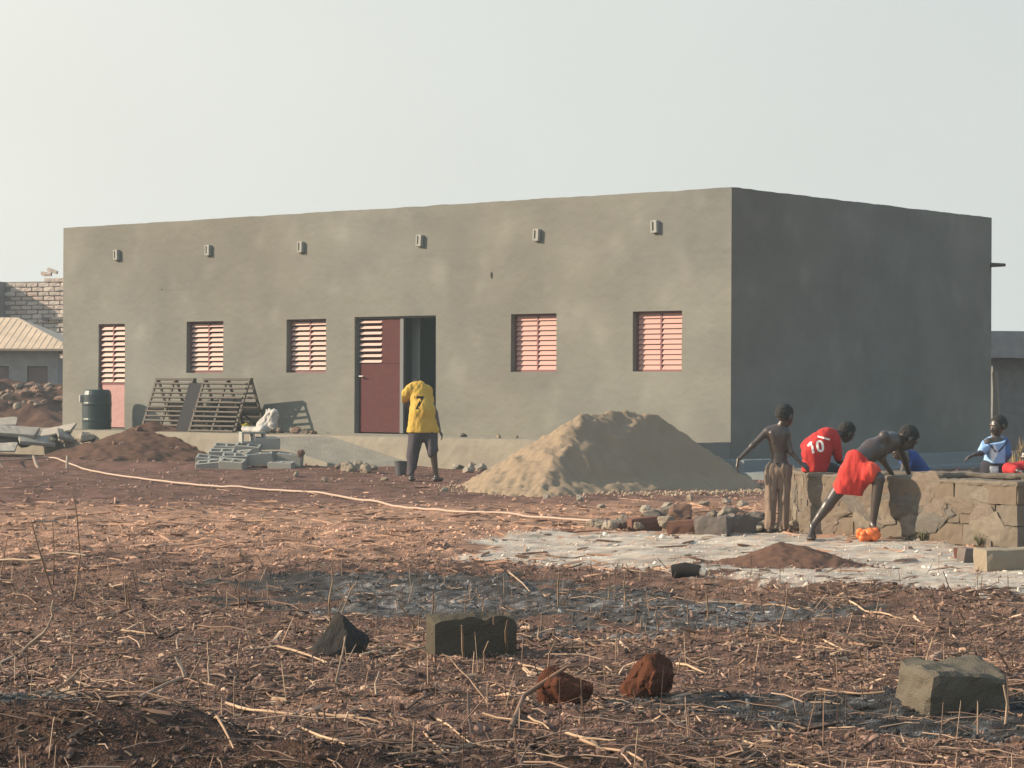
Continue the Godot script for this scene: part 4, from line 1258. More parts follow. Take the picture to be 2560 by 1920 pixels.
# ---------------------------------------------------------------- people
func hand(g: Geo, wrist: Vector3, dir: Vector3, palm: Vector3, s: float, thumb_side := 1.0, curl := 0.5) -> void:
	dir = dir.normalized()
	palm = (palm - dir * palm.dot(dir)).normalized()
	var side := dir.cross(palm).normalized()
	var f := Field.new(wrist - Vector3.ONE * 0.2 * s, wrist + Vector3.ONE * 0.2 * s, 0.005)
	f.cap(wrist - dir * 0.02, wrist + dir * 0.065 * s, 0.022 * s, 0.036 * s, 0.012, palm, 1.9)
	var lens := [0.052, 0.062, 0.058, 0.045]
	for k in 4:
		var b := wrist + dir * 0.075 * s + side * (k - 1.5) * 0.0185 * s
		var l: float = lens[k] * s
		var d1 := (dir * cos(curl * 0.6) + palm * sin(curl * 0.6)).normalized()
		var d2 := (dir * cos(curl * 1.5) + palm * sin(curl * 1.5)).normalized()
		f.cap(b, b + d1 * l * 0.6, 0.0085 * s, 0.008 * s, 0.005)
		f.cap(b + d1 * l * 0.6, b + d1 * l * 0.6 + d2 * l * 0.6, 0.008 * s, 0.0065 * s, 0.005)
	var tb := wrist + dir * 0.022 * s - side * 0.028 * s * thumb_side
	var td := (dir * 0.7 - side * thumb_side * 0.65 + palm * 0.3).normalized()
	f.cap(tb, tb + td * 0.035 * s, 0.011 * s, 0.009 * s, 0.008)
	f.cap(tb + td * 0.035 * s, tb + td * 0.035 * s + (td + dir).normalized() * 0.028 * s, 0.009 * s, 0.007 * s, 0.004)
	f.into(g)

func head(g: Geo, root: Node3D, c: Vector3, fwd: Vector3, up: Vector3, s: float) -> void:
	fwd = fwd.normalized()
	up = (up - fwd * up.dot(fwd)).normalized()
	var rt := up.cross(-fwd).normalized()
	var b := Basis(rt, up, -fwd)
	var f := Field.new(c - Vector3.ONE * 0.17 * s, c + Vector3.ONE * 0.17 * s, 0.006)
	f.ell(c + up * 0.022 * s - fwd * 0.012 * s, b, Vector3(0.073, 0.086, 0.092) * s, 0.02)
	f.ell(c + fwd * 0.034 * s - up * 0.052 * s, b, Vector3(0.050, 0.052, 0.050) * s, 0.03)
	f.ell(c + fwd * 0.052 * s - up * 0.012 * s, b, Vector3(0.055, 0.06, 0.036) * s, 0.02)
	f.cap(c + fwd * 0.084 * s + up * 0.004 * s, c + fwd * 0.098 * s - up * 0.024 * s, 0.008 * s, 0.013 * s, 0.008)
	f.cap(c + fwd * 0.092 * s - up * 0.026 * s - rt * 0.010 * s, c + fwd * 0.092 * s - up * 0.026 * s + rt * 0.010 * s, 0.008 * s, 0.008 * s, 0.006)
	f.cap(c + fwd * 0.078 * s - up * 0.052 * s - rt * 0.016 * s, c + fwd * 0.078 * s - up * 0.052 * s + rt * 0.016 * s, 0.008 * s, 0.008 * s, 0.004)
	f.cap(c + fwd * 0.076 * s - up * 0.065 * s - rt * 0.012 * s, c + fwd * 0.076 * s - up * 0.065 * s + rt * 0.012 * s, 0.008 * s, 0.008 * s, 0.004)
	f.cap(c + fwd * 0.076 * s + up * 0.026 * s - rt * 0.034 * s, c + fwd * 0.076 * s + up * 0.026 * s + rt * 0.034 * s, 0.009 * s, 0.009 * s, 0.01)
	for e in [-1.0, 1.0]:
		f.ell(c + rt * 0.076 * s * e - up * 0.006 * s - fwd * 0.004 * s, Basis(rt, up, -fwd), Vector3(0.012, 0.032, 0.020) * s, 0.006)
	f.into(g)
	var h := Field.new(c - Vector3.ONE * 0.17 * s, c + Vector3.ONE * 0.17 * s, 0.007)
	h.ell(c + up * 0.025 * s - fwd * 0.014 * s, b, Vector3(0.081, 0.094, 0.099) * s, 0.01)
	h.cut(c + fwd * 0.045 * s + up * 0.045 * s, fwd * 0.9 - up * 0.55)
	h.cut(c - up * 0.045 * s, -up - fwd * 0.2)
	h.wrinkle(nz, 0.007, Vector3(2600, 2600, 2600))
	var hg := Geo.new()
	h.into(hg)
	part("hair", hg.mesh(), M.hair, root)
	for e in [-1.0, 1.0]:
		var eg := Geo.new()
		var at: Vector3 = c + fwd * 0.076 * s + rt * 0.030 * s * e + up * 0.006 * s
		var ef := Field.new(at - Vector3.ONE * 0.03, at + Vector3.ONE * 0.03, 0.004)
		ef.ell(at, b, Vector3(0.012, 0.007, 0.009) * s, 0.002)
		ef.into(eg, func(p: Vector3) -> Color: return Color(0.01, 0.008, 0.006) if (p - at - fwd * 0.006).slide(fwd).length() < 0.0055 * s else Color(0.30, 0.27, 0.24))
		part("eye", eg.mesh(), mat(Color.WHITE, 0.25), root)

func person(called_label: String, at: Vector3) -> Node3D:
	var p := thing("person", called_label, "person", at)
	return p

func limb(f: Field, js: Array, rs: Array, k := 0.02) -> void:
	for i in js.size() - 1: f.cap(js[i], js[i + 1], rs[i], rs[i + 1], k)

func foot(f: Field, ankle: Vector3, toe: Vector3, s := 1.0) -> void:
	var dir := (toe - ankle); dir.y = 0.0; dir = dir.normalized()
	var heel := Vector3(ankle.x, toe.y + 0.004, ankle.z) - dir * 0.025 * s
	f.cap(ankle, heel, 0.026 * s, 0.026 * s, 0.02)
	f.cap(heel, toe, 0.026 * s, 0.024 * s, 0.02)
	f.cap(ankle, toe, 0.024 * s, 0.018 * s, 0.02)
	var side := dir.cross(Vector3.UP)
	f.cap(toe - side * 0.016 * s, toe + side * 0.016 * s, 0.016 * s, 0.018 * s, 0.015)
	for k in 5:
		var q := toe + side * (k - 2) * 0.014 * s
		f.cap(q, q + dir * (0.038 - 0.004 * k) * s, 0.0085 * s, 0.0075 * s, 0.004)

func number(root: Node3D, f: Field, text: String, at: Vector3, right: Vector3, up: Vector3, height: float, mt: Material, called := "number") -> void:
	var tm := TextMesh.new()
	tm.text = text
	var fo := SystemFont.new()
	fo.font_names = PackedStringArray(["Droid Sans"])
	fo.font_weight = 700
	tm.font = fo
	tm.font_size = 64
	tm.pixel_size = height / 46.0
	tm.depth = 0.0
	var ar := tm.get_mesh_arrays()
	var vs: PackedVector3Array = ar[Mesh.ARRAY_VERTEX]
	var ids: PackedInt32Array = ar[Mesh.ARRAY_INDEX]
	right = right.normalized()
	up = (up - right * up.dot(right)).normalized()
	var out := right.cross(up)
	var g := Geo.new()
	var project := func(p: Vector3) -> Vector3:
		var q := at + right * p.x + up * p.y + out * 0.16
		for s in 130:
			if f.at(q) < 0.0: break
			q -= out * 0.0025
		return q + out * 0.006
	for k in range(0, ids.size(), 3):
		# split every triangle once so that it follows the cloth
		var a := vs[ids[k]]; var b := vs[ids[k + 1]]; var c := vs[ids[k + 2]]
		var ab := (a + b) / 2; var bc := (b + c) / 2; var ca := (c + a) / 2
		for t in [[a, ab, ca], [ab, b, bc], [ca, bc, c], [ab, bc, ca]]:
			var x: Vector3 = project.call(t[0]); var y: Vector3 = project.call(t[1]); var z: Vector3 = project.call(t[2])
			if (y - x).cross(z - x).dot(out) > 0.0: g.tri(x, y, z)
			else: g.tri(x, z, y)
	part(called, g.mesh(), mt, root)

func cloth(color: Color) -> Color:
	return color

func build_people() -> void:
	boy_standing()
	boy_ten()
	boy_leaning()
	boy_blue_back()
	boy_light_blue()
	boy_red_right()
	person_yellow()

func boy_standing() -> void:
	var root_at := Vector3(2.699, 0.006, -24.680)
	root_at.y = ground_h(root_at.x, root_at.z)
	var r := person("shirtless boy in long brown trousers standing left of the cistern, back turned", root_at)
	var g := Geo.new()
	var hd := Vector3(0.077, 1.188, 0.020)
	var neck := Vector3(0.022, 1.083, 0.000)
	var chest := Vector3(0.009, 0.984, 0.000)
	var waist := Vector3(0.019, 0.755, 0.000)
	var hip := Vector3(0.019, 0.667, 0.000)
	var sl := Vector3(-0.100, 1.035, 0.000)
	var el := Vector3(-0.249, 0.887, 0.020)
	var wl := Vector3(-0.403, 0.735, 0.050)
	var sr := Vector3(0.094, 1.029, 0.000)
	var er := Vector3(0.140, 0.827, 0.040)
	var wr := Vector3(0.233, 0.712, 0.060)
	var bk := Vector3(0, 0, 1)
	var f := Field.new(Vector3(-0.62, -0.05, -0.3), Vector3(0.48, 1.25, 0.32), 0.011)
	f.cap(chest + Vector3(-0.02, 0.02, -0.01), chest + Vector3(0.04, 0.02, -0.01), 0.098, 0.098, 0.03, bk, 1.45)
	f.cap(chest, waist, 0.105, 0.078, 0.03, bk, 1.35)
	f.cap(waist, hip, 0.080, 0.10, 0.03, bk, 1.25)
	f.cap(sl + Vector3(0.02, -0.005, 0), sr + Vector3(-0.02, -0.005, 0), 0.042, 0.042, 0.04)
	f.cap(chest + Vector3(-0.065, 0.03, 0.045), chest + Vector3(-0.045, -0.06, 0.055), 0.028, 0.018, 0.02)
	f.cap(chest + Vector3(0.065, 0.03, 0.045), chest + Vector3(0.045, -0.06, 0.055), 0.028, 0.018, 0.02)
	f.cap(neck + Vector3(0, -0.03, 0), hd + Vector3(-0.01, -0.04, 0.01), 0.042, 0.038, 0.03)
	limb(f, [sl, el, wl], [0.038, 0.028, 0.020], 0.025)
	limb(f, [sr, er, wr], [0.038, 0.028, 0.020], 0.025)
	var al := Vector3(-0.074, 0.057, 0.000)
	var ar2 := Vector3(0.054, 0.059, 0.020)
	al.y = 0.06; ar2.y = 0.06
	limb(f, [hip + Vector3(-0.05, 0, 0), Vector3(-0.064, 0.349, 0.020), al], [0.07, 0.045, 0.03])
	limb(f, [hip + Vector3(0.05, 0, 0), Vector3(0.067, 0.350, 0.020), ar2], [0.07, 0.045, 0.03])
	foot(f, al, Vector3(al.x - 0.01, 0.022, al.z - 0.11))
	foot(f, ar2, Vector3(ar2.x + 0.03, 0.022, ar2.z - 0.11))
	f.into(g)
	hand(g, wl, Vector3(-0.12, -1, 0.0), Vector3(1, 0, 0.2), 0.85, 1.0, 0.35)
	hand(g, wr, Vector3(0.8, -0.55, 0.1), Vector3(0, -0.7, -0.6), 0.85, -1.0, 0.5)
	head(g, r, hd, Vector3(0.75, -0.22, -0.65), Vector3(0.1, 1, 0), 1.05)
	part("body", g.mesh(), M.skin, r)
	var t := Field.new(Vector3(-0.3, -0.02, -0.25), Vector3(0.32, 0.78, 0.25), 0.011)
	t.cap(waist + Vector3(0, -0.03, 0), hip + Vector3(0, -0.03, 0), 0.088, 0.112, 0.03, bk, 1.2)
	limb(t, [hip + Vector3(-0.055, -0.02, 0), Vector3(-0.064, 0.349, 0.020), Vector3(-0.073, 0.039, 0.000)], [0.080, 0.060, 0.054], 0.02)
	limb(t, [hip + Vector3(0.055, -0.02, 0), Vector3(0.067, 0.350, 0.020), Vector3(0.056, 0.041, 0.020)], [0.080, 0.062, 0.056], 0.02)
	t.wrinkle(nz, 0.022, Vector3(1100, 110, 1100))
	t.wrinkle(nz, 0.012, Vector3(2200, 500, 2200))
	t.cut(Vector3(0, 0.035, 0), Vector3(0, -1, 0))
	t.cut(waist + Vector3(0, -0.035, 0), Vector3(0, 1, 0.1))
	var tg := Geo.new()
	t.into(tg, func(p: Vector3) -> Color: return Color(0.165, 0.118, 0.088) * (1.0 + 0.45 * nz.get_noise_3d(p.x * 1400.0, p.y * 90.0, p.z * 1400.0)))  # upright stripes paint the shade of the folds into the cloth
	part("trousers", tg.mesh(), M.cloth, r)
	var bg := Geo.new()
	bg.color = Color(0.05, 0.03, 0.02)
	bg.box(hip + Vector3(-0.03, 0.04, 0.115), Vector3(0.03, 0.025, 0.012), Basis(), 0.004)
	part("pocket_button", bg.mesh(), M.cloth, r)

func boy_ten() -> void:
	var root_at := Vector3(3.125, 0.650, -24.950)
	root_at.y = 0.62
	var r := person("child in a red jersey numbered 10 sitting on the cistern corner, back turned", root_at)
	var g := Geo.new()
	var hd := Vector3(0.332, 0.418, -0.100)
	var neck := Vector3(0.209, 0.394, -0.040)
	var pel := Vector3(-0.000, 0.068, 0.000)
	var mid := Vector3(0.022, 0.203, 0.030)
	var top := Vector3(0.101, 0.363, 0.000)
	var sl := Vector3(-0.009, 0.355, 0.000)
	var sr := Vector3(0.199, 0.332, 0.000)
	var er := Vector3(0.256, 0.129, -0.080)
	var bk := Vector3(0, 0, 1)
	var f := Field.new(Vector3(-0.3, -0.45, -0.65), Vector3(0.6, 0.62, 0.25), 0.011)
	f.cap(pel, mid, 0.10, 0.10, 0.03, bk, 1.2)
	f.cap(mid, top, 0.10, 0.095, 0.03, bk, 1.2)
	f.cap(top, neck, 0.07, 0.045, 0.03)
	f.cap(neck, hd, 0.044, 0.044, 0.03)
	f.cap(sl, sr, 0.04, 0.04, 0.03)
	limb(f, [sl, Vector3(-0.102, 0.263, -0.050), Vector3(0.047, 0.133, -0.240)], [0.042, 0.034, 0.024], 0.02)
	limb(f, [sr, er, Vector3(0.358, 0.063, -0.200)], [0.042, 0.034, 0.024], 0.02)
	limb(f, [pel + Vector3(0.06, -0.02, 0), Vector3(0.24, 0.02, -0.30), Vector3(0.27, -0.30, -0.36)], [0.08, 0.055, 0.035], 0.02)
	limb(f, [pel + Vector3(-0.04, -0.02, 0), Vector3(0.08, 0.02, -0.34), Vector3(0.12, -0.30, -0.40)], [0.08, 0.055, 0.035], 0.02)
	f.into(g)
	hand(g, Vector3(0.047, 0.133, -0.240), Vector3(1, -0.4, -0.4), Vector3(0, -1, 0), 0.85)
	hand(g, Vector3(0.358, 0.063, -0.200), Vector3(0.8, -0.6, -0.2), Vector3(-0.5, -1, 0), 0.85)
	head(g, r, hd, Vector3(0.72, -0.52, -0.45), Vector3(0.5, 0.85, 0.0), 0.97)
	part("body", g.mesh(), M.skin, r)
	var t := Field.new(Vector3(-0.3, -0.1, -0.3), Vector3(0.5, 0.6, 0.28), 0.010)
	t.cap(pel + Vector3(-0.005, -0.06, 0), mid + Vector3(-0.012, 0, 0), 0.142, 0.138, 0.03, bk, 1.25)
	t.cap(mid + Vector3(-0.012, 0, 0), top, 0.138, 0.115, 0.03, bk, 1.2)
	t.cap(top, neck + Vector3(-0.02, 0, 0), 0.085, 0.05, 0.03)
	t.cap(sl, sr, 0.055, 0.055, 0.03)
	limb(t, [sl, sl.lerp(Vector3(-0.102, 0.263, -0.050), 0.85)], [0.058, 0.054], 0.02)
	limb(t, [sr, sr.lerp(er, 0.8)], [0.064, 0.062], 0.02)
	t.wrinkle(nz, 0.020, Vector3(500, 300, 500))
	t.wrinkle(nz, 0.008, Vector3(1500, 900, 1500))
	t.cut(Vector3(0, 0.012, 0), Vector3(0, -1, 0))
	t.cut(neck + Vector3(0.012, 0.02, 0), hd - neck)
	var tg := Geo.new()
	tg.color = Color(0.40, 0.018, 0.018)
	t.into(tg)
	part("jersey", tg.mesh(), M.cloth, r)
	var up := (top - pel).normalized()
	var rt := Vector3(0.93, 0.05, 0.0)
	var white := mat(lin(0.8, 0.78, 0.74), 0.8)
	number(r, t, "10", Vector3(-0.012, 0.269, 0.000), rt + Vector3(0, 0.10, 0), up, 0.118, white)
	number(r, t, "—", Vector3(0.072, 0.372, 0.000), rt + Vector3(0, -0.30, 0), up, 0.10, white, "name_strip")
	var s := Field.new(Vector3(-0.25, -0.15, -0.5), Vector3(0.45, 0.2, 0.2), 0.012)
	s.cap(pel + Vector3(0, -0.02, 0), pel + Vector3(0, -0.05, 0), 0.105, 0.11, 0.02)
	limb(s, [pel + Vector3(0.06, -0.02, 0), Vector3(0.22, 0.02, -0.28)], [0.095, 0.075], 0.02)
	limb(s, [pel + Vector3(-0.04, -0.02, 0), Vector3(0.07, 0.02, -0.30)], [0.095, 0.075], 0.02)
	s.cut(Vector3(0, 0.006, 0), Vector3(0, -1, 0))
	var sg := Geo.new()
	sg.color = Color(0.02, 0.018, 0.025)
	s.into(sg)
	part("shorts", sg.mesh(), M.cloth, r)

func boy_leaning() -> void:
	var root_at := Vector3(3.258, 0.023, -23.750)
	root_at.y = ground_h(root_at.x, root_at.z)
	var r := person("shirtless boy in red shorts bending over the cistern wall with legs apart", root_at)
	var g := Geo.new()
	var hd := Vector3(0.669, 0.987, -0.300)
	var neck := Vector3(0.553, 0.992, -0.220)
	var sl := Vector3(0.403, 1.020, -0.080)
	var sr := Vector3(0.576, 0.947, -0.360)
	var mid := Vector3(0.292, 0.874, -0.100)
	var pel := Vector3(0.112, 0.748, 0.000)
	var f := Field.new(Vector3(-0.5, -0.06, -0.75), Vector3(0.95, 1.2, 0.35), 0.011)
	f.cap(pel, mid, 0.105, 0.10, 0.04, Vector3(0, 0, 1), 1.05)
	f.cap(mid, (sl + sr) * 0.5 + Vector3(0.0, -0.03, 0), 0.112, 0.10, 0.04)
	f.cap(sl + Vector3(0, -0.02, 0), sr, 0.052, 0.05, 0.04)
	f.cap(mid + Vector3(0.03, 0.075, 0.06), sl + Vector3(-0.02, -0.02, 0), 0.03, 0.035, 0.03)
	f.cap((sl + sr) * 0.5 + Vector3(0.03, 0, 0), hd + Vector3(-0.02, -0.02, 0), 0.050, 0.042, 0.03)
	var ll := [sl, Vector3(0.386, 0.781, -0.100), Vector3(0.496, 0.637, -0.200)]
	var lr := [sr, Vector3(0.656, 0.789, -0.450), Vector3(0.720, 0.635, -0.550)]
	limb(f, ll, [0.048, 0.036, 0.025], 0.02)
	limb(f, lr, [0.050, 0.038, 0.026], 0.02)
	var hl := Vector3(0.027, 0.604, 0.030)
	var hr := Vector3(0.190, 0.647, 0.020)
	var kl := Vector3(-0.166, 0.338, 0.060)
	var kr := Vector3(0.313, 0.602, 0.160)
	var al := Vector3(-0.318, 0.135, 0.080)
	var ak := Vector3(0.262, 0.152, 0.120)
	var tl := Vector3(-0.358, 0.060, 0.180)
	tl.y = 0.022
	al.y = maxf(al.y, 0.10)
	limb(f, [hl, kl, al], [0.085, 0.052, 0.030], 0.025)
	f.cap(kl.lerp(al, 0.15) + Vector3(0.01, 0, -0.015), kl.lerp(al, 0.5), 0.046, 0.034, 0.02)
	limb(f, [hr, kr, ak], [0.085, 0.056, 0.032], 0.025)
	f.cap(kr.lerp(ak, 0.15) + Vector3(0.0, 0, -0.02), kr.lerp(ak, 0.5), 0.05, 0.036, 0.02)
	foot(f, al, tl)
	foot(f, ak, Vector3(ak.x + 0.02, ak.y - 0.05, ak.z + 0.12))
	f.into(g)
	hand(g, ll[2], Vector3(0.5, -0.6, -0.4), Vector3(-0.6, -0.4, 0), 0.9)
	hand(g, lr[2], Vector3(0.3, -0.8, -0.4), Vector3(-0.7, -0.3, 0), 0.9)
	head(g, r, hd, Vector3(0.62, -0.72, -0.25), Vector3(0.80, 0.55, -0.15), 1.10)
	part("body", g.mesh(), M.skin, r)
	var t := Field.new(Vector3(-0.35, 0.3, -0.3), Vector3(0.6, 1.0, 0.4), 0.010)
	t.cap(Vector3(0.111, 0.778, 0.000), Vector3(0.098, 0.680, 0.010), 0.118, 0.135, 0.03)
	limb(t, [hl + Vector3(0.02, 0.03, 0), Vector3(-0.007, 0.460, 0.040)], [0.125, 0.118], 0.03)
	limb(t, [hr, Vector3(0.239, 0.651, 0.120)], [0.120, 0.105], 0.03)
	t.cap(Vector3(0.128, 0.580, 0.040), Vector3(0.114, 0.478, 0.050), 0.11, 0.08, 0.04)
	t.wrinkle(nz, 0.026, Vector3(560, 200, 560))
	t.wrinkle(nz, 0.010, Vector3(1500, 600, 1500))
	t.cut(Vector3(0.027, 0.439, 0.040), Vector3(-0.10, -1, 0))
	t.cut(Vector3(0.316, 0.635, 0.140), Vector3(0.9, -0.15, 0.5))
	t.cut(Vector3(0.167, 0.799, 0.000), Vector3(0.292, 0.874, -0.100) - Vector3(0.112, 0.748, 0.000) + Vector3(0, 0.10, 0))
	var tg := Geo.new()
	t.into(tg, func(p: Vector3) -> Color: return Color(0.46, 0.024, 0.018) if p.x < 0.2 or p.y < 0.55 else Color(0.56, 0.055, 0.03))
	part("shorts", tg.mesh(), M.cloth, r)
	# the orange bundle under his foot
	var og := Field.new(Vector3(-0.2, -0.05, -0.17), Vector3(0.2, 0.24, 0.17), 0.007)
	var q := RandomNumberGenerator.new()
	q.seed = 5
	for k in 30:
		var p := Vector3(q.randf_range(-0.10, 0.10), q.randf_range(0.02, 0.105), q.randf_range(-0.07, 0.07))
		var rr := q.randf_range(0.026, 0.04)
		og.cap(p, p + Vector3(0.008, 0.006, 0.004), rr, rr * 0.9, 0.006)
	var ob := Geo.new()
	og.into(ob)
	var op := on_ground(Vector3(3.454, 0.000, -23.458))
	solo("orange_bundle", ob.mesh(), M.orange, "lumpy orange bundle on the ground under the leaning boy's foot", "bundle", op)

func boy_blue_back() -> void:
	var root_at := Vector3(4.376, 0.608, -26.300)
	root_at.y = ground_h(root_at.x, root_at.z)
	var r := person("child in a dark blue shirt crouching low behind the cistern, only the back showing", root_at)
	var g := Geo.new()
	var pel := Vector3(0.16, 0.36, -0.12)
	var top := Vector3(-0.06, 0.70, 0.02)
	var hd := Vector3(-0.19, 0.80, 0.10)
	var f := Field.new(Vector3(-0.5, -0.05, -0.5), Vector3(0.5, 1.0, 0.5), 0.012)
	f.cap(pel, top, 0.11, 0.10, 0.03)
	f.cap(top, hd, 0.05, 0.045, 0.02)
	limb(f, [top + Vector3(-0.06, 0, 0.12), Vector3(-0.2, 0.48, 0.28), Vector3(-0.1, 0.3, 0.38)], [0.045, 0.034, 0.024])
	limb(f, [top + Vector3(0.06, 0, -0.12), Vector3(0.05, 0.42, -0.24), Vector3(-0.08, 0.24, -0.10)], [0.045, 0.034, 0.024])
	limb(f, [pel, Vector3(-0.10, 0.38, 0.10), Vector3(0.02, 0.06, 0.05)], [0.08, 0.055, 0.032])
	limb(f, [pel, Vector3(-0.08, 0.38, -0.18), Vector3(0.05, 0.06, -0.16)], [0.08, 0.055, 0.032])
	foot(f, Vector3(0.02, 0.06, 0.05), Vector3(-0.10, 0.022, 0.07))
	foot(f, Vector3(0.05, 0.06, -0.16), Vector3(-0.08, 0.022, -0.17))
	f.into(g)
	hand(g, Vector3(-0.1, 0.3, 0.38), Vector3(0, -1, 0.2), Vector3(1, 0, 0), 0.85)
	hand(g, Vector3(-0.08, 0.24, -0.10), Vector3(0, -1, 0.2), Vector3(1, 0, 0), 0.85)
	head(g, r, hd, Vector3(-0.8, -0.6, 0.3), Vector3(-0.4, 0.9, 0), 0.95)
	part("body", g.mesh(), M.skin, r)
	var t := Field.new(Vector3(-0.5, 0.1, -0.5), Vector3(0.5, 1.0, 0.5), 0.012)
	t.cap(pel + Vector3(0.02, 0, 0), top, 0.14, 0.115, 0.04)
	limb(t, [top + Vector3(-0.05, 0, 0.11), Vector3(-0.18, 0.52, 0.25)], [0.062, 0.058])
	limb(t, [top + Vector3(0.05, 0, -0.11), Vector3(0.05, 0.46, -0.22)], [0.062, 0.058])
	t.cap(top, top + Vector3(-0.04, 0.03, 0.03), 0.09, 0.055, 0.03)
	t.wrinkle(nz, 0.014, Vector3(400, 400, 400))
	t.cut(pel + Vector3(0.05, -0.08, 0), Vector3(0.5, -0.85, 0))
	t.cut(top.lerp(hd, 0.45), hd - top)
	var tg := Geo.new()
	tg.color = Color(0.012, 0.045, 0.19)
	t.into(tg)
	part("shirt", tg.mesh(), M.cloth, r)

func boy_light_blue() -> void:
	var root_at := Vector3(5.138, 0.596, -25.750)
	var h0 := root_at.y
	root_at.y = ground_h(root_at.x, root_at.z)
	var r := person("child in a light blue jersey standing behind the cistern with one arm held out", root_at)
	var lift := Vector3(0, h0 - root_at.y, 0)
	var g := Geo.new()
	var hd := Vector3(0.025, 0.503, 0.000) + lift
	var neck := Vector3(-0.002, 0.390, 0.000) + lift
	var chest := Vector3(0.004, 0.293, 0.000) + lift
	var hip := Vector3(-0.011, 0.068, 0.000) + lift
	var sl := Vector3(-0.082, 0.331, 0.030) + lift
	var sr := Vector3(0.077, 0.331, 0.000) + lift
	var el := Vector3(-0.173, 0.223, 0.100) + lift
	var wl := Vector3(-0.256, 0.206, 0.180) + lift
	var bk := Vector3(0, 0, 1)
	var f := Field.new(Vector3(-0.4, -0.05, -0.3), Vector3(0.35, 1.3, 0.4), 0.011)
	f.cap(chest, hip, 0.10, 0.095, 0.03, bk, 1.3)
	f.cap(sl, sr, 0.045, 0.045, 0.03)
	f.cap(neck + Vector3(0, -0.06, 0), hd + Vector3(-0.005, -0.04, 0), 0.045, 0.04, 0.03)
	limb(f, [sl, el, wl], [0.042, 0.032, 0.023])
	limb(f, [sr, Vector3(0.105, 0.203, 0.020) + lift, Vector3(0.076, 0.080, 0.050) + lift], [0.042, 0.032, 0.023])
	limb(f, [hip + Vector3(-0.05, 0, 0), hip + Vector3(-0.06, -0.33, 0.01), Vector3(-0.06, 0.06, 0)], [0.08, 0.05, 0.03])
	limb(f, [hip + Vector3(0.05, 0, 0), hip + Vector3(0.06, -0.33, 0.01), Vector3(0.06, 0.06, 0)], [0.08, 0.05, 0.03])
	foot(f, Vector3(-0.06, 0.06, 0), Vector3(-0.08, 0.022, 0.12))
	foot(f, Vector3(0.06, 0.06, 0), Vector3(0.06, 0.022, 0.12))
	f.into(g)
	hand(g, wl, Vector3(-0.9, -0.35, 0.2), Vector3(0.1, -1, 0.2), 0.92, 1.0, 0.35)
	hand(g, Vector3(0.076, 0.080, 0.050) + lift, Vector3(-0.2, -1, 0.1), Vector3(-1, 0, 0), 0.88)
	head(g, r, hd, Vector3(-0.85, -0.16, 0.52), Vector3(-0.05, 1, 0), 1.02)
	part("body", g.mesh(), M.skin, r)
	var t := Field.new(Vector3(-0.4, 0.5, -0.3), Vector3(0.35, 1.2, 0.35), 0.009)
	t.cap(chest + Vector3(0, 0.03, 0), hip + Vector3(0.01, 0.03, 0), 0.112, 0.125, 0.03, bk, 1.2)
	t.cap(sl, sr, 0.058, 0.058, 0.03)
	limb(t, [sl, sl.lerp(el, 0.82)], [0.058, 0.056])
	limb(t, [sr, sr.lerp(Vector3(0.105, 0.203, 0.020) + lift, 0.95)], [0.060, 0.06])
	t.cap(neck + Vector3(0, -0.05, 0), neck + Vector3(0, -0.02, 0), 0.062, 0.05, 0.02)
	t.wrinkle(nz, 0.014, Vector3(460, 260, 460))
	t.cut(Vector3(-0.011, 0.108, 0.000) + lift, Vector3(0, -1, 0))
	t.cut(neck + Vector3(0, -0.028, 0.02), Vector3(-0.1, 1, 0.55))
	var tg := Geo.new()
	var nk := neck
	var hb := (Vector3(-0.011, 0.108, 0.000) + lift).y
	t.into(tg, func(p: Vector3) -> Color:
		if p.z > 0.0 and absf(absf(p.x - nk.x) - (nk.y - 0.05 - p.y) * -0.9 - 0.11) < 0.012 and p.y > nk.y - 0.16: return Color(0.03, 0.03, 0.06)
		if p.z > 0.02 and Vector2((p.x - nk.x + 0.035) / 0.038, (p.y - nk.y + 0.16) / 0.085).length() + 0.4 * nz.get_noise_2d(p.x * 900.0, p.y * 900.0) < 1.0: return Color(0.72, 0.72, 0.74)
		if p.x > nk.x + 0.085: return Color(0.05, 0.12, 0.30)
		return Color(0.26, 0.42, 0.66))
	part("jersey", tg.mesh(), M.cloth, r)
	var s := Field.new(Vector3(-0.3, 0.2, -0.25), Vector3(0.3, 0.9, 0.25), 0.011)
	s.cap(hip + Vector3(0, 0.03, 0), hip + Vector3(0, -0.03, 0), 0.115, 0.12, 0.02, bk, 1.15)
	limb(s, [hip + Vector3(-0.055, 0, 0), hip + Vector3(-0.06, -0.26, 0.01)], [0.09, 0.085])
	limb(s, [hip + Vector3(0.055, 0, 0), hip + Vector3(0.06, -0.26, 0.01)], [0.09, 0.085])
	s.wrinkle(nz, 0.012, Vector3(460, 260, 460))
	s.cut(hip + Vector3(0, -0.27, 0), Vector3(0, -1, 0))
	var sg := Geo.new()
	var hc := hip
	s.into(sg, func(p: Vector3) -> Color: return Color(0.5, 0.53, 0.58) if p.x < hc.x + 0.02 and p.x > hc.x - 0.07 and p.y < hc.y + 0.01 else Color(0.018, 0.016, 0.03))
	part("shorts", sg.mesh(), M.cloth, r)

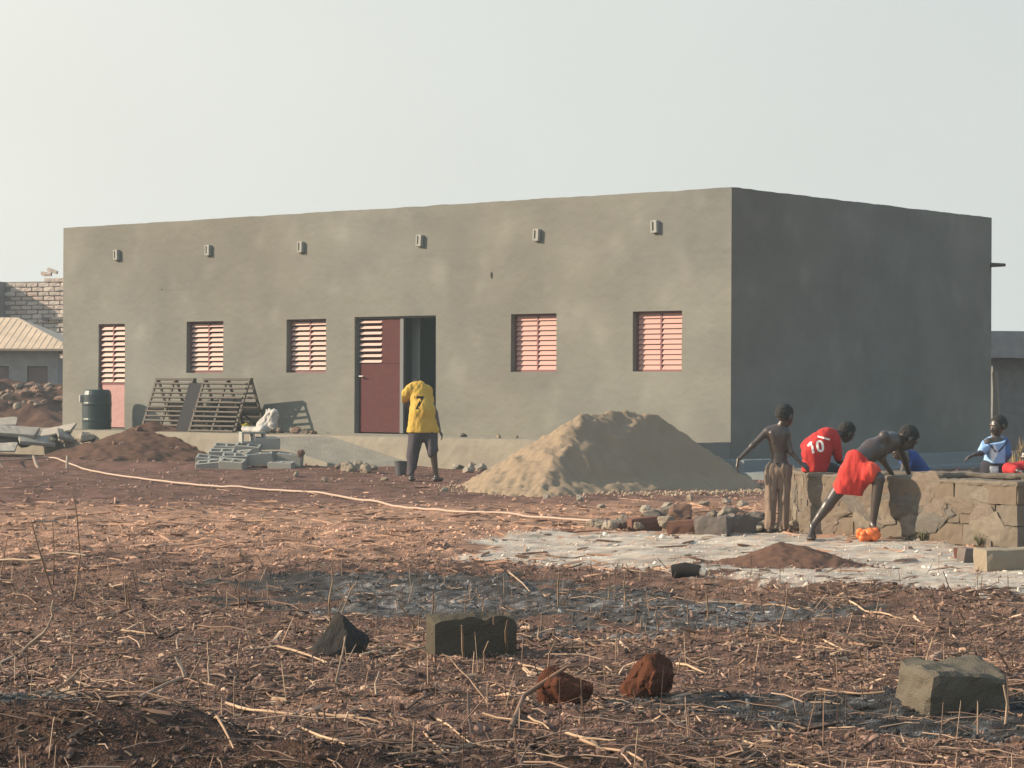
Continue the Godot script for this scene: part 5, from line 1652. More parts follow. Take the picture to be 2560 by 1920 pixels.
func boy_red_right() -> void:
	var root_at := Vector3(Vector3(5.475, 0.618, -25.600))
	root_at.y = ground_h(root_at.x, root_at.z)
	var r := person("child in a red shirt stretching an arm along the cistern at the right edge", root_at)
	var g := Geo.new()
	var f := Field.new(Vector3(-0.55, -0.05, -0.4), Vector3(0.5, 1.0, 0.5), 0.012)
	var pel := Vector3(0.16, 0.44, -0.12)
	var top := Vector3(-0.02, 0.66, 0.06)
	var hd := Vector3(-0.05, 0.80, 0.10)
	var sl := Vector3(-0.10, 0.70, 0.14)
	var el := Vector3(-0.27, 0.68, 0.20)
	var wl := Vector3(-0.20, 0.665, 0.34)
	f.cap(pel, top, 0.10, 0.10, 0.03)
	f.cap(top, hd, 0.05, 0.045, 0.02)
	limb(f, [sl, el, wl], [0.044, 0.034, 0.024])
	limb(f, [top + Vector3(0.1, 0, 0), Vector3(0.2, 0.5, 0.15), Vector3(0.12, 0.60, 0.3)], [0.044, 0.034, 0.024])
	limb(f, [pel, Vector3(0.10, 0.30, 0.06), Vector3(0.2, 0.06, -0.05)], [0.08, 0.055, 0.032])
	limb(f, [pel, Vector3(0.26, 0.28, -0.02), Vector3(0.30, 0.06, -0.15)], [0.08, 0.055, 0.032])
	foot(f, Vector3(0.2, 0.06, -0.05), Vector3(0.12, 0.022, 0.04))
	foot(f, Vector3(0.30, 0.06, -0.15), Vector3(0.24, 0.022, -0.04))
	f.into(g)
	hand(g, wl, Vector3(0.5, -0.1, 0.8), Vector3(0, -1, 0), 0.85)
	hand(g, Vector3(0.12, 0.60, 0.3), Vector3(-0.5, -0.1, 0.8), Vector3(0, -1, 0), 0.85)
	head(g, r, hd, Vector3(-0.7, -0.3, 0.6), Vector3(0, 1, 0), 0.95)
	part("body", g.mesh(), M.skin, r)
	var t := Field.new(Vector3(-0.55, 0.2, -0.4), Vector3(0.5, 0.95, 0.5), 0.011)
	t.cap(pel, top, 0.13, 0.112, 0.03)
	limb(t, [sl + Vector3(0.05, 0, -0.04), sl, el, wl.lerp(el, 0.4)], [0.07, 0.062, 0.058, 0.05])
	limb(t, [top + Vector3(0.08, 0, 0), Vector3(0.19, 0.52, 0.13)], [0.062, 0.058])
	t.wrinkle(nz, 0.014, Vector3(460, 360, 460))
	t.cut(pel + Vector3(0.05, -0.08, -0.04), Vector3(0.5, -0.85, -0.3))
	t.cut(Vector3(0, 0.765, 0), Vector3(0, 1, 0))
	var tg := Geo.new()
	tg.color = Color(0.42, 0.018, 0.02)
	t.into(tg)
	part("shirt", tg.mesh(), M.cloth, r)

func person_yellow() -> void:
	var root_at := Vector3(-1.320, 0.070, -36.500)
	root_at.y = ground_h(root_at.x, root_at.z)
	var r := person("person in a yellow jersey numbered 7 and dark trousers walking stooped towards the door", root_at)
	var g := Geo.new()
	var top := Vector3(-0.072, 1.365, -0.160)
	var mid := Vector3(-0.027, 1.049, -0.020)
	var low := Vector3(-0.015, 0.788, 0.000)
	var hd := Vector3(-0.122, 1.403, -0.300)
	var sl := Vector3(-0.203, 1.364, -0.140)
	var sr := Vector3(0.032, 1.354, -0.140)
	var el := Vector3(-0.309, 1.221, -0.220)
	var wl := Vector3(-0.251, 1.089, -0.420)
	var er := Vector3(0.168, 1.028, -0.040)
	var wr := Vector3(0.230, 0.767, -0.020)
	var bk := Vector3(0, 0, 1)
	var f := Field.new(Vector3(-0.45, -0.05, -0.65), Vector3(0.45, 1.62, 0.35), 0.014)
	f.cap(low, mid, 0.13, 0.13, 0.04, bk, 1.3)
	f.cap(mid, top, 0.135, 0.12, 0.04, bk, 1.2)
	f.cap(sl, sr, 0.05, 0.05, 0.04)
	f.cap(top, hd, 0.06, 0.055, 0.03)
	limb(f, [sl, el, wl], [0.05, 0.038, 0.028])
	limb(f, [sr, er, wr], [0.05, 0.038, 0.027])
	var hl := Vector3(-0.118, 0.701, 0.000)
	var hr := Vector3(0.084, 0.702, 0.000)
	var kl := Vector3(-0.166, 0.374, -0.030)
	var kr := Vector3(0.141, 0.432, 0.060)
	var al := Vector3(-0.186, 0.054, 0.020)
	var ar := Vector3(0.188, 0.068, 0.040)
	limb(f, [hl, kl, al], [0.10, 0.06, 0.036])
	limb(f, [hr, kr, ar], [0.10, 0.058, 0.036])
	foot(f, al, Vector3(al.x + 0.02, 0.026, al.z - 0.14), 1.25)
	foot(f, ar, Vector3(ar.x + 0.06, 0.026, ar.z - 0.12), 1.25)
	f.into(g)
	hand(g, wl, Vector3(0.4, -0.8, -0.3), Vector3(1, 0, 0.2), 1.0)
	hand(g, wr, Vector3(0.45, -0.9, 0.0), Vector3(-1, -0.2, 0), 1.05, -1.0, 0.5)
	head(g, r, hd, Vector3(-0.2, -0.75, -0.65), Vector3(-0.1, 0.65, -0.75), 1.12)
	part("body", g.mesh(), M.skin, r)
	var t := Field.new(Vector3(-0.48, 0.6, -0.5), Vector3(0.4, 1.6, 0.35), 0.011)
	t.cap(Vector3(-0.014, 0.745, 0.000), mid, 0.232, 0.195, 0.04, bk, 1.6)
	t.cap(mid, top, 0.195, 0.145, 0.04, bk, 1.3)
	t.cap(sl, sr, 0.075, 0.075, 0.05)
	limb(t, [sl, Vector3(-0.302, 1.276, -0.170)], [0.088, 0.092], 0.04)
	limb(t, [sr, Vector3(0.077, 1.202, -0.120)], [0.080, 0.070], 0.04)
	t.wrinkle(nz, 0.030, Vector3(260, 120, 260))
	t.wrinkle(nz, 0.015, Vector3(700, 330, 700))
	t.wrinkle(nz, 0.010, Vector3(1500, 900, 1500))
	t.cut(Vector3(-0.014, 0.729, 0.000), Vector3(0, -1, 0))
	t.cut(Vector3(-0.345, 1.260, -0.170), Vector3(-1, 0, 0))
	t.cut(top.lerp(hd, 0.45) + Vector3(0, 0.02, 0), hd - top)
	var tg := Geo.new()
	tg.color = Color(0.44, 0.28, 0.04)
	t.into(tg)
	part("jersey", tg.mesh(), M.cloth, r)
	number(r, t, "7", Vector3(-0.079, 1.169, 0.000), Vector3(1, 0, 0), Vector3(-0.05, 1, -0.12), 0.205, mat(lin(0.012, 0.009, 0.008), 0.95, null, 1.0, null, 1.0, 0.1))
	var s := Field.new(Vector3(-0.36, 0.0, -0.35), Vector3(0.4, 0.95, 0.35), 0.012)
	s.cap(low + Vector3(0, -0.02, 0), low + Vector3(0, -0.06, 0), 0.15, 0.155, 0.03, bk, 1.25)
	limb(s, [hl, kl, Vector3(-0.189, 0.065, 0.020)], [0.118, 0.085, 0.062])
	limb(s, [hr, kr], [0.118, 0.082])
	s.cap(kr + Vector3(0, 0.03, 0), kr + Vector3(0.0, 0.0, 0), 0.088, 0.086, 0.02)
	s.wrinkle(nz, 0.022, Vector3(600, 160, 600))
	s.cut(Vector3(0, 0.075, 0), Vector3(0, -1, 0))
	s.cut(kr + Vector3(-0.02, -0.06, 0), Vector3(0.75, -0.9, 0))
	var sg := Geo.new()
	sg.color = Color(0.040, 0.035, 0.047)
	s.into(sg)
	part("trousers", sg.mesh(), M.cloth, r)

# ---------------------------------------------------------------- sticks and litter of the burnt field
func lying(points: Array, r: float, shade: int, label: String, group := "") -> void:
	var cols := [Color(0.46, 0.32, 0.21), Color(0.30, 0.20, 0.13), Color(0.09, 0.058, 0.04), Color(0.36, 0.24, 0.155)]
	var q := []
	for p in points: q.append(on_ground(p, r * 0.9 + 0.008))
	stick_thing(q, r * 0.78, r * 0.42, cols[shade], label, "lying_stick", group, 0.02)

func standing(base: Vector3, tip: Vector3, r: float, shade: int, label: String, group := "") -> void:
	var cols := [Color(0.38, 0.28, 0.20), Color(0.24, 0.165, 0.11), Color(0.09, 0.06, 0.045)]
	stick_thing([on_ground(base, -0.02), tip], r * 0.75, r * 0.4, cols[shade], label, "standing_stalk", group, 0.018)

func build_sticks() -> void:
	var lie := "dry sticks lying in the field"
	lying([Vector3(-1.483, 0.000, -13.378), Vector3(-1.309, 0.000, -13.461), Vector3(-0.946, 0.000, -12.691)], 0.012, 0, "bright bent stick lying left of the dark pointed stone", lie)
	lying([Vector3(-2.323, 0.000, -14.455), Vector3(-2.098, 0.000, -14.335)], 0.010, 0, "short pale stick lying alone in the left of the field", lie)
	lying([Vector3(-1.314, 0.000, -11.180), Vector3(-1.103, 0.000, -10.932), Vector3(-0.660, 0.000, -10.643)], 0.011, 0, "long pale cane lying at the lower left of the field", lie)
	lying([Vector3(-0.840, 0.000, -10.701), Vector3(-0.514, 0.000, -10.504)], 0.009, 3, "cane lying at the right end of the long pale cane", lie)
	lying([Vector3(-2.181, 0.000, -11.855), Vector3(-1.938, 0.000, -11.528)], 0.009, 0, "pale stick lying above the near left hump", lie)
	lying([Vector3(-1.027, 0.000, -10.411), Vector3(-0.797, 0.000, -9.633), Vector3(-0.680, 0.000, -9.332)], 0.008, 1, "brown stick slanting across the bottom of the hump", lie)
	lying([Vector3(-0.903, 0.000, -10.348), Vector3(-0.596, 0.000, -9.630)], 0.008, 0, "pale stick slanting at the right foot of the hump", lie)
	lying([Vector3(-1.340, 0.000, -10.401), Vector3(-1.171, 0.000, -9.720), Vector3(-1.061, 0.000, -9.307)], 0.010, 3, "stick running down the middle of the near hump", lie)
	lying([Vector3(-1.491, 0.000, -9.612), Vector3(-1.487, 0.000, -10.121), Vector3(-1.424, 0.000, -10.559)], 0.008, 1, "stick rising to the right on the near hump", lie)
	lying([Vector3(-1.425, 0.000, -11.124), Vector3(-1.226, 0.000, -10.337)], 0.008, 1, "short stick at the top of the near hump", lie)
	lying([Vector3(-0.806, 0.000, -13.029), Vector3(-0.613, 0.000, -13.197), Vector3(-0.345, 0.000, -13.799)], 0.011, 0, "pale curved stick lying just left of the middle cement block", lie)
	lying([Vector3(-0.055, 0.000, -13.302), Vector3(0.067, 0.000, -12.833), Vector3(0.211, 0.000, -12.433)], 0.010, 0, "pale stick lying at the right foot of the middle cement block", lie)
	lying([Vector3(-0.031, 0.000, -19.162), Vector3(0.137, 0.000, -17.611)], 0.010, 0, "short bright stick on the far ash patch", lie)
	lying([Vector3(0.078, 0.000, -10.627), Vector3(0.166, 0.000, -10.277)], 0.008, 0, "short pale stick below the rust-red clods", lie)
	lying([Vector3(-0.322, 0.000, -10.666), Vector3(-0.174, 0.000, -9.981)], 0.008, 0, "pale stick slanting below the middle cement block", lie)
	lying([Vector3(-0.123, 0.000, -10.779), Vector3(0.112, 0.000, -10.423)], 0.007, 3, "thin stick lying below the leaning burnt stick", lie)
	lying([Vector3(0.232, 0.000, -10.182), Vector3(0.315, 0.000, -9.997), Vector3(0.440, 0.000, -9.932)], 0.010, 0, "forked pale stick near the bottom edge", lie)
	lying([Vector3(0.286, 0.000, -9.904), Vector3(0.412, 0.000, -9.730), Vector3(0.511, 0.000, -9.396)], 0.010, 3, "long stick running off the bottom edge", lie)
	lying([Vector3(-0.460, 0.000, -10.887), Vector3(-0.403, 0.000, -11.335), Vector3(-0.331, 0.000, -11.580)], 0.008, 2, "dark burnt twig below the middle cement block", lie)
	lying([Vector3(-0.363, 0.000, -10.221), Vector3(-0.275, 0.000, -9.666)], 0.008, 3, "short stick by the bottom edge left of centre", lie)
	lying([Vector3(1.107, 0.000, -19.993), Vector3(1.263, 0.000, -19.292)], 0.012, 0, "pale stick lying against the charred log", lie)
	lying([Vector3(0.405, 0.000, -13.487), Vector3(0.224, 0.000, -13.479), Vector3(0.616, 0.000, -14.176)], 0.008, 3, "bent stick between the middle block and the red clods", lie)
	lying([Vector3(1.432, 0.000, -16.640), Vector3(1.703, 0.000, -16.493), Vector3(1.851, 0.000, -16.238), Vector3(1.906, 0.000, -15.924)], 0.008, 3, "thin pale stick on the right end of the far ash patch", lie)
	lying([Vector3(2.320, 0.000, -16.687), Vector3(2.359, 0.000, -16.135), Vector3(2.444, 0.000, -15.645), Vector3(2.496, 0.000, -15.412)], 0.010, 0, "bright crooked stick in the right of the field", lie)
	lying([Vector3(1.332, 0.000, -14.278), Vector3(1.579, 0.000, -14.290), Vector3(1.647, 0.000, -13.998), Vector3(1.955, 0.000, -13.369)], 0.008, 3, "long thin stick across the right middle of the field", lie)
	lying([Vector3(1.820, 0.000, -14.103), Vector3(1.914, 0.000, -13.411)], 0.009, 0, "pale stick lying across the long thin one", lie)
	lying([Vector3(2.293, 0.000, -13.383), Vector3(2.555, 0.000, -13.663), Vector3(2.901, 0.000, -13.724)], 0.009, 3, "stick reaching the right edge above the large cement block", lie)
	lying([Vector3(0.876, 0.000, -12.819), Vector3(0.995, 0.000, -12.357)], 0.010, 0, "pale stick right of the taller red clod", lie)
	lying([Vector3(0.907, 0.000, -10.086), Vector3(1.060, 0.000, -9.895), Vector3(1.211, 0.000, -9.529)], 0.009, 2, "dark burnt stick by the bottom edge right of centre", lie)
	lying([Vector3(0.982, 0.000, -10.190), Vector3(1.077, 0.000, -9.992)], 0.007, 0, "short pale stick over the dark burnt one", lie)
	lying([Vector3(1.061, 0.000, -9.524), Vector3(1.146, 0.000, -9.382)], 0.009, 0, "bright stick at the bottom edge right of centre", lie)
	lying([Vector3(1.782, 0.000, -11.559), Vector3(1.617, 0.000, -11.619), Vector3(1.493, 0.000, -11.955), Vector3(1.414, 0.000, -12.388)], 0.008, 3, "stick curving up to the large cement block from the left", lie)
	lying([Vector3(-0.395, 0.000, -13.640), Vector3(-0.271, 0.000, -12.573), Vector3(-0.089, 0.000, -11.000)], 0.007, 1, "thin brown stick running down from the middle cement block", lie)
	lying([Vector3(2.498, 0.000, -17.261), Vector3(2.872, 0.000, -17.428)], 0.008, 0, "pale stick on the brown rim of the white patch", lie)
	# the burnt stick that leans on the red clod
	stick_thing([on_ground(Vector3(-0.007, 0.000, -10.305), 0.0), on_ground(Vector3(0.059, 0.000, -10.988), 0.045), on_ground(Vector3(0.059, 0.000, -10.988), 0.05) + Vector3(0.20, 0.115, -0.10), on_ground(Vector3(0.059, 0.000, -10.988), 0.05) + Vector3(0.26, 0.125, -0.13)], 0.015, 0.004, Color(0.21, 0.13, 0.085), "burnt stick leaning over the rust-red clod", "leaning_stick")
	stick_thing([on_ground(Vector3(-1.582, 0.000, -10.001), 0.0), Vector3(-1.389, 0.222, -10.350)], 0.010, 0.007, Color(0.30, 0.21, 0.155), "long slanting stick rising from the near left hump", "leaning_stick")
	stick_thing([Vector3(-1.389, 0.222, -10.350), Vector3(-1.410, 0.271, -10.360), Vector3(-1.435, 0.311, -10.370)], 0.008, 0.005, Color(0.42, 0.32, 0.25), "crooked tip of the long slanting stick", "leaning_stick")
	stick_thing([on_ground(Vector3(-1.606, 0.000, -10.064), 0.0), Vector3(-1.676, 0.073, -10.200), Vector3(-1.698, 0.144, -10.180)], 0.011, 0.009, Color(0.42, 0.32, 0.24), "short stick slanting left on the near left hump", "leaning_stick")
	var st := "thin dry stalks standing in the field"
	var rows := [
		[Vector3(-3.270, 0.000, -17.343), Vector3(-3.286, 0.546, -16.600), 0.012, 0], [Vector3(-3.026, 0.000, -16.775), Vector3(-2.871, 0.343, -16.200), 0.010, 0], [Vector3(-3.666, 0.000, -20.657), Vector3(-3.348, 0.636, -18.600), 0.008, 1], [Vector3(-3.386, 0.000, -17.942), Vector3(-3.227, 0.517, -17.100), 0.007, 1],
		[Vector3(-2.582, 0.000, -16.227), Vector3(-2.505, 0.241, -15.800), 0.009, 0], [Vector3(-2.524, 0.000, -16.093), Vector3(-2.475, 0.207, -15.700), 0.007, 1], [Vector3(-2.498, 0.000, -17.466), Vector3(-2.423, 0.146, -16.800), 0.009, 0], [Vector3(-1.792, 0.000, -15.995), Vector3(-1.749, 0.240, -15.600), 0.008, 1],
		[Vector3(-1.744, 0.000, -15.998), Vector3(-1.702, 0.219, -15.600), 0.007, 1], [Vector3(-1.197, 0.000, -16.025), Vector3(-1.152, 0.313, -15.600), 0.008, 0], [Vector3(-0.861, 0.000, -11.795), Vector3(-0.842, 0.203, -12.300), 0.010, 1], [Vector3(-1.115, 0.000, -15.897), Vector3(-0.992, 0.239, -15.500), 0.007, 0],
		[Vector3(-4.039, 0.000, -19.172), Vector3(-3.739, 0.347, -18.000), 0.008, 0], [Vector3(-1.455, 0.000, -11.701), Vector3(-1.518, 0.109, -12.200), 0.008, 1], [Vector3(-1.839, 0.000, -13.363), Vector3(-1.869, 0.077, -13.600), 0.008, 0], [Vector3(-0.991, 0.000, -12.126), Vector3(-1.019, 0.087, -12.500), 0.008, 2],
		[Vector3(-0.543, 0.000, -14.651), Vector3(-0.663, 0.220, -14.200), 0.009, 0], [Vector3(-0.250, 0.000, -13.108), Vector3(-0.265, 0.224, -12.700), 0.010, 0], [Vector3(-0.145, 0.000, -12.578), Vector3(-0.115, 0.191, -12.200), 0.008, 0], [Vector3(-0.118, 0.000, -13.915), Vector3(-0.085, 0.244, -12.900), 0.009, 0],
		[Vector3(-0.020, 0.000, -13.279), Vector3(-0.022, 0.239, -12.850), 0.010, 1], [Vector3(-0.155, 0.000, -10.084), Vector3(-0.189, 0.135, -10.600), 0.010, 2], [Vector3(0.316, 0.000, -16.418), Vector3(0.303, 0.315, -15.200), 0.008, 0], [Vector3(0.683, 0.000, -17.085), Vector3(0.648, 0.279, -15.700), 0.008, 0],
		[Vector3(0.768, 0.000, -16.442), Vector3(0.711, 0.316, -15.200), 0.008, 0], [Vector3(0.696, 0.000, -11.538), Vector3(0.697, 0.152, -11.600), 0.009, 0], [Vector3(0.188, 0.000, -12.815), Vector3(0.224, 0.174, -12.400), 0.007, 0], [Vector3(-0.492, 0.000, -15.495), Vector3(-0.477, 0.232, -14.700), 0.008, 1],
		[Vector3(1.105, 0.000, -15.083), Vector3(1.036, 0.233, -14.400), 0.008, 0], [Vector3(1.242, 0.000, -15.316), Vector3(1.178, 0.280, -14.600), 0.008, 0], [Vector3(1.617, 0.000, -14.567), Vector3(1.595, 0.310, -14.000), 0.008, 0], [Vector3(1.380, 0.000, -14.351), Vector3(1.378, 0.207, -13.800), 0.007, 0],
		[Vector3(1.715, 0.000, -14.069), Vector3(1.619, 0.187, -13.600), 0.007, 0], [Vector3(2.160, 0.000, -14.697), Vector3(2.047, 0.132, -14.000), 0.008, 0], [Vector3(2.252, 0.000, -13.532), Vector3(2.189, 0.143, -13.100), 0.008, 0], [Vector3(2.166, 0.000, -10.638), Vector3(2.162, 0.162, -10.600), 0.012, 0],
		[Vector3(2.836, 0.000, -15.165), Vector3(2.649, 0.220, -14.400), 0.007, 1], [Vector3(3.194, 0.000, -17.520), Vector3(2.915, 0.248, -16.400), 0.007, 2], [Vector3(-1.077, 0.000, -14.430), Vector3(-1.037, 0.296, -13.900), 0.007, 0], [Vector3(-1.141, 0.000, -15.920), Vector3(-0.980, 0.265, -15.000), 0.007, 1],
		[Vector3(-0.635, 0.000, -11.398), Vector3(-0.635, 0.099, -11.600), 0.008, 0], [Vector3(-0.437, 0.000, -11.405), Vector3(-0.425, 0.053, -11.600), 0.007, 1], [Vector3(-0.579, 0.000, -15.058), Vector3(-0.523, 0.186, -13.900), 0.007, 0], [Vector3(2.947, 0.000, -16.858), Vector3(2.791, 0.169, -16.100), 0.006, 1],
		[Vector3(0.892, 0.000, -14.691), Vector3(0.846, 0.200, -14.100), 0.007, 0], [Vector3(2.631, 0.000, -12.746), Vector3(2.439, 0.166, -12.200), 0.008, 1], [Vector3(2.692, 0.000, -12.909), Vector3(2.532, 0.137, -12.400), 0.008, 0], [Vector3(-2.825, 0.000, -17.011), Vector3(-2.705, 0.184, -16.300), 0.006, 1]]
	for q in rows:
		var at: Vector3 = q[0]
		var tall: float = q[1].y - at.y
		var sx := at.x / -at.z
		var zone := "at the far left of the field" if sx < -0.17 else "left of the dark pointed stone" if sx < -0.085 else "near the dark pointed stone" if sx < -0.05 else "close before the middle cement block" if sx < 0.0 else "between the middle block and the red clods" if sx < 0.05 else "near the charred log side of the field" if sx < 0.1 else "left of the large right block" if sx < 0.15 else "by the right edge of the field"
		var far := "nearest" if -at.z < 12.0 else "near" if -at.z < 14.0 else "farther" if -at.z < 16.0 else "farthest"
		standing(at, q[1], q[2], q[3], "%s %s dry stalk standing %s" % [far, "tall" if tall > 0.32 else "short" if tall < 0.2 else "knee-high", zone], st)
	# curved dead stalk at the left edge
	stick_thing([on_ground(Vector3(-2.694, 0.000, -12.620), 0.0), Vector3(-2.659, 0.014, -13.200), Vector3(-2.554, 0.119, -13.250), Vector3(-2.509, 0.215, -13.300), Vector3(-2.510, 0.300, -13.300)], 0.010, 0.005, Color(0.30, 0.22, 0.16), "curved dead stalk arching up at the left edge", "arching_stalk")
	stick_thing([on_ground(Vector3(-2.273, 0.000, -11.291), 0.0), Vector3(-2.178, 0.027, -11.600), Vector3(-2.074, 0.090, -11.700), Vector3(-1.931, 0.141, -11.800)], 0.008, 0.004, Color(0.26, 0.185, 0.13), "long arching stalk above the near left hump", "arching_stalk")
	# cross pieces on the stalks at the left
	stick_thing([Vector3(-3.567, 0.259, -16.900), Vector3(-3.235, 0.274, -16.700)], 0.009, 0.007, Color(0.44, 0.33, 0.23), "level twig caught on the stalks at the left edge", "caught_twig")
	stick_thing([Vector3(-3.109, 0.338, -16.400), Vector3(-2.862, 0.331, -16.300)], 0.009, 0.006, Color(0.46, 0.34, 0.24), "level twig caught on the second stalk from the left edge", "caught_twig")
	stick_thing([Vector3(-3.295, 0.538, -16.700), Vector3(-3.177, 0.528, -16.900)], 0.007, 0.006, Color(0.44, 0.33, 0.25), "level twig joining the tops of two stalks at the left", "caught_twig")

func scatter(called: String, label: String, category: String, mesh: Mesh, m: Material, count: int, place: Callable) -> void:
	var mm := MultiMesh.new()
	mm.transform_format = MultiMesh.TRANSFORM_3D
	mm.use_colors = true
	mm.mesh = mesh
	mm.instance_count = count
	for k in count:
		var q: Array = place.call()
		mm.set_instance_transform(k, q[0])
		mm.set_instance_color(k, q[1])
	var o := MultiMeshInstance3D.new()
	o.multimesh = mm
	o.material_override = m
	o.name = numbered(called)
	add_child(o, true)
	tag(o, label, category, "", "stuff")

func in_lime(x: float, d: float) -> bool:
	return d > 16.0 and d < 25.5 and Geometry2D.is_point_in_polygon(Vector2(x, d), lime)

func build_litter() -> void:
	var straw := Geo.new()
	straw.tube(PackedVector3Array([Vector3(-0.5, 0, 0), Vector3(-0.1, 0.06, 0.03), Vector3(0.25, 0.04, 0.05), Vector3(0.5, 0, 0)]), PackedFloat32Array([0.5, 0.6, 0.55, 0.3]), 4)
	# the tube's radius is set by the scale of y and z, so its bend is kept small
	var sv := Geo.new()
	sv.tube(PackedVector3Array([Vector3(-0.5, 0, 0), Vector3(-0.12, 1.2, 0.9), Vector3(0.22, 0.9, 1.3), Vector3(0.5, -0.2, 0)]), PackedFloat32Array([0.5, 0.6, 0.55, 0.35]), 4)
	var chip := rock(Vector3.ONE, 500, 0, 0.5)
	var clod := rock(Vector3.ONE, 501, 1, 0.3)
	var pick := func() -> Color:
		var r := rng.randf()
		var k := rng.randf_range(0.7, 1.25)
		var c := Color(0.07, 0.042, 0.03)
		if r > 0.76: c = Color(0.40, 0.28, 0.195)
		elif r > 0.42: c = Color(0.21, 0.132, 0.092)
		return Color(c.r * k, c.g * k, c.b * k)
	var spot := func(near: float, far: float, pw: float) -> Vector3:
		var d: float = lerpf(near, far, pow(rng.randf(), pw))
		var half := 0.9 + 0.235 * d
		return Vector3(rng.randf_range(-half, half), 0, -d)
	var lay := func(p: Vector3, ln: float, th: float, tilt: float) -> Transform3D:
		var b := Basis(Vector3.UP, rng.randf() * TAU) * Basis(Vector3.FORWARD, rng.randfn() * tilt) * Basis(Vector3.RIGHT, rng.randf() * TAU)
		return Transform3D(b * Basis.from_scale(Vector3(ln, th, th)), p)
	var in_ash := func(x: float, d: float) -> bool: return Geometry2D.is_point_in_polygon(Vector2(x, d), ash_far) or Geometry2D.is_point_in_polygon(Vector2(x, d), ash_near)
	for variant in 2:
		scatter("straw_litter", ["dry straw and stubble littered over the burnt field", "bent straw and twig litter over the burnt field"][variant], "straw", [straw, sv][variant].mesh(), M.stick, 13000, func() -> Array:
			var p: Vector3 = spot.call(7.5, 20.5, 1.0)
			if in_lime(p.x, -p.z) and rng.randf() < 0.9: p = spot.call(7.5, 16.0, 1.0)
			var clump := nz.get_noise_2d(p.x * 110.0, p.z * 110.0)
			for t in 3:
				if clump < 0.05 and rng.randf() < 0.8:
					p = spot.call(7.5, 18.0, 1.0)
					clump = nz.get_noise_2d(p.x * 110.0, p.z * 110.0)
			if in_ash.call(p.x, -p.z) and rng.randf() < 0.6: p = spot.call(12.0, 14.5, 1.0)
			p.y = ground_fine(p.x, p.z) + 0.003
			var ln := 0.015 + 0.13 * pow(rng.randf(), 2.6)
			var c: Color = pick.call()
			if p.z > -10.4 and p.x < 0.8: c = c * 0.55  # litter darkened too, as painted shade on the hump
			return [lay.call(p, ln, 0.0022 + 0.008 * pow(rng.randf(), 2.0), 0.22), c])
	var cv := Geo.new()
	cv.tube(PackedVector3Array([Vector3(-0.5, 0, 0), Vector3(-0.25, 0.03, 0.05), Vector3(0.0, 0.01, 0.07), Vector3(0.22, 0.035, 0.03), Vector3(0.36, 0.02, -0.03), Vector3(0.5, 0.0, -0.05)]), PackedFloat32Array([0.0075, 0.007, 0.0065, 0.0055, 0.004, 0.0025]), 4)
	scatter("loose_stalks", "long loose stalks strewn over the near field", "stalks", cv.mesh(), M.stick, 1100, func() -> Array:
		var p: Vector3 = spot.call(8.4, 17.0, 2.3)
		p.y = ground_h(p.x, p.z) + 0.010
		var c: Color = pick.call()
		var ln := rng.randf_range(0.12, 0.60)
		var b := Basis(Vector3.UP, rng.randf() * TAU) * Basis(Vector3.FORWARD, rng.randfn() * 0.06) * Basis(Vector3.RIGHT, rng.randfn() * 0.4)
		return [Transform3D(b * Basis.from_scale(Vector3(ln, ln, ln * (1.0 if rng.randf() < 0.5 else -1.0))), p), c.lerp(Color(0.30, 0.205, 0.15), 0.4)])
	scatter("far_litter", "scattered straw and chaff on the bare orange earth", "straw", sv.mesh(), M.stick, 2600, func() -> Array:
		var p: Vector3 = spot.call(19.0, 31.0, 0.9)
		if in_lime(p.x, -p.z) and rng.randf() < 0.7: p = spot.call(24.0, 36.0, 1.0)
		p.y = ground_fine(p.x, p.z) + 0.004
		var c: Color = pick.call()
		return [lay.call(p, 0.06 + 0.28 * pow(rng.randf(), 2.5), rng.randf_range(0.005, 0.014), 0.10), c.lerp(Color(0.36, 0.215, 0.145), 0.8)])
	scatter("soil_crumbs", "loose crumbs of earth and grit over the ground", "soil", clod.duplicate(), M.stick, 60000, func() -> Array:
		var p: Vector3 = spot.call(7.5, 26.0, 0.95)
		if in_lime(p.x, -p.z) and rng.randf() < 0.93: p = spot.call(7.5, 16.0, 0.95)
		if in_ash.call(p.x, -p.z) and rng.randf() < 0.7: p = spot.call(7.5, 26.0, 0.95)
		var s := 0.006 + 0.012 * rng.randf() + 0.030 * pow(rng.randf(), 12.0)
		p.y = ground_fine(p.x, p.z) + s * 0.15
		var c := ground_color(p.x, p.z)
		var k := rng.randf_range(0.4, 1.0)
		var b := Basis(Vector3(rng.randfn(), rng.randfn(), rng.randfn()).normalized(), rng.randf() * TAU)
		return [Transform3D(b * Basis.from_scale(Vector3(s * 1.4, s * 0.6, s)), p), Color(c.r * k, c.g * k, c.b * k)])
	scatter("far_grit", "small stones and grit on the worked ground before the building", "grit", chip, M.stick, 5000, func() -> Array:
		var p: Vector3 = spot.call(24.0, 46.0, 0.8)
		var s := 0.016 + 0.05 * pow(rng.randf(), 4.0)
		p.y = ground_h(p.x, p.z) + s * 0.1
		var c := ground_color(p.x, p.z).lerp(Color(0.5, 0.38, 0.28), 0.35 if rng.randf() < 0.06 else 0.02)
		var b := Basis(Vector3(rng.randfn(), rng.randfn(), rng.randfn()).normalized(), rng.randf() * TAU)
		return [Transform3D(b * Basis.from_scale(Vector3(s * 1.4, s * 0.8, s)), p), c])
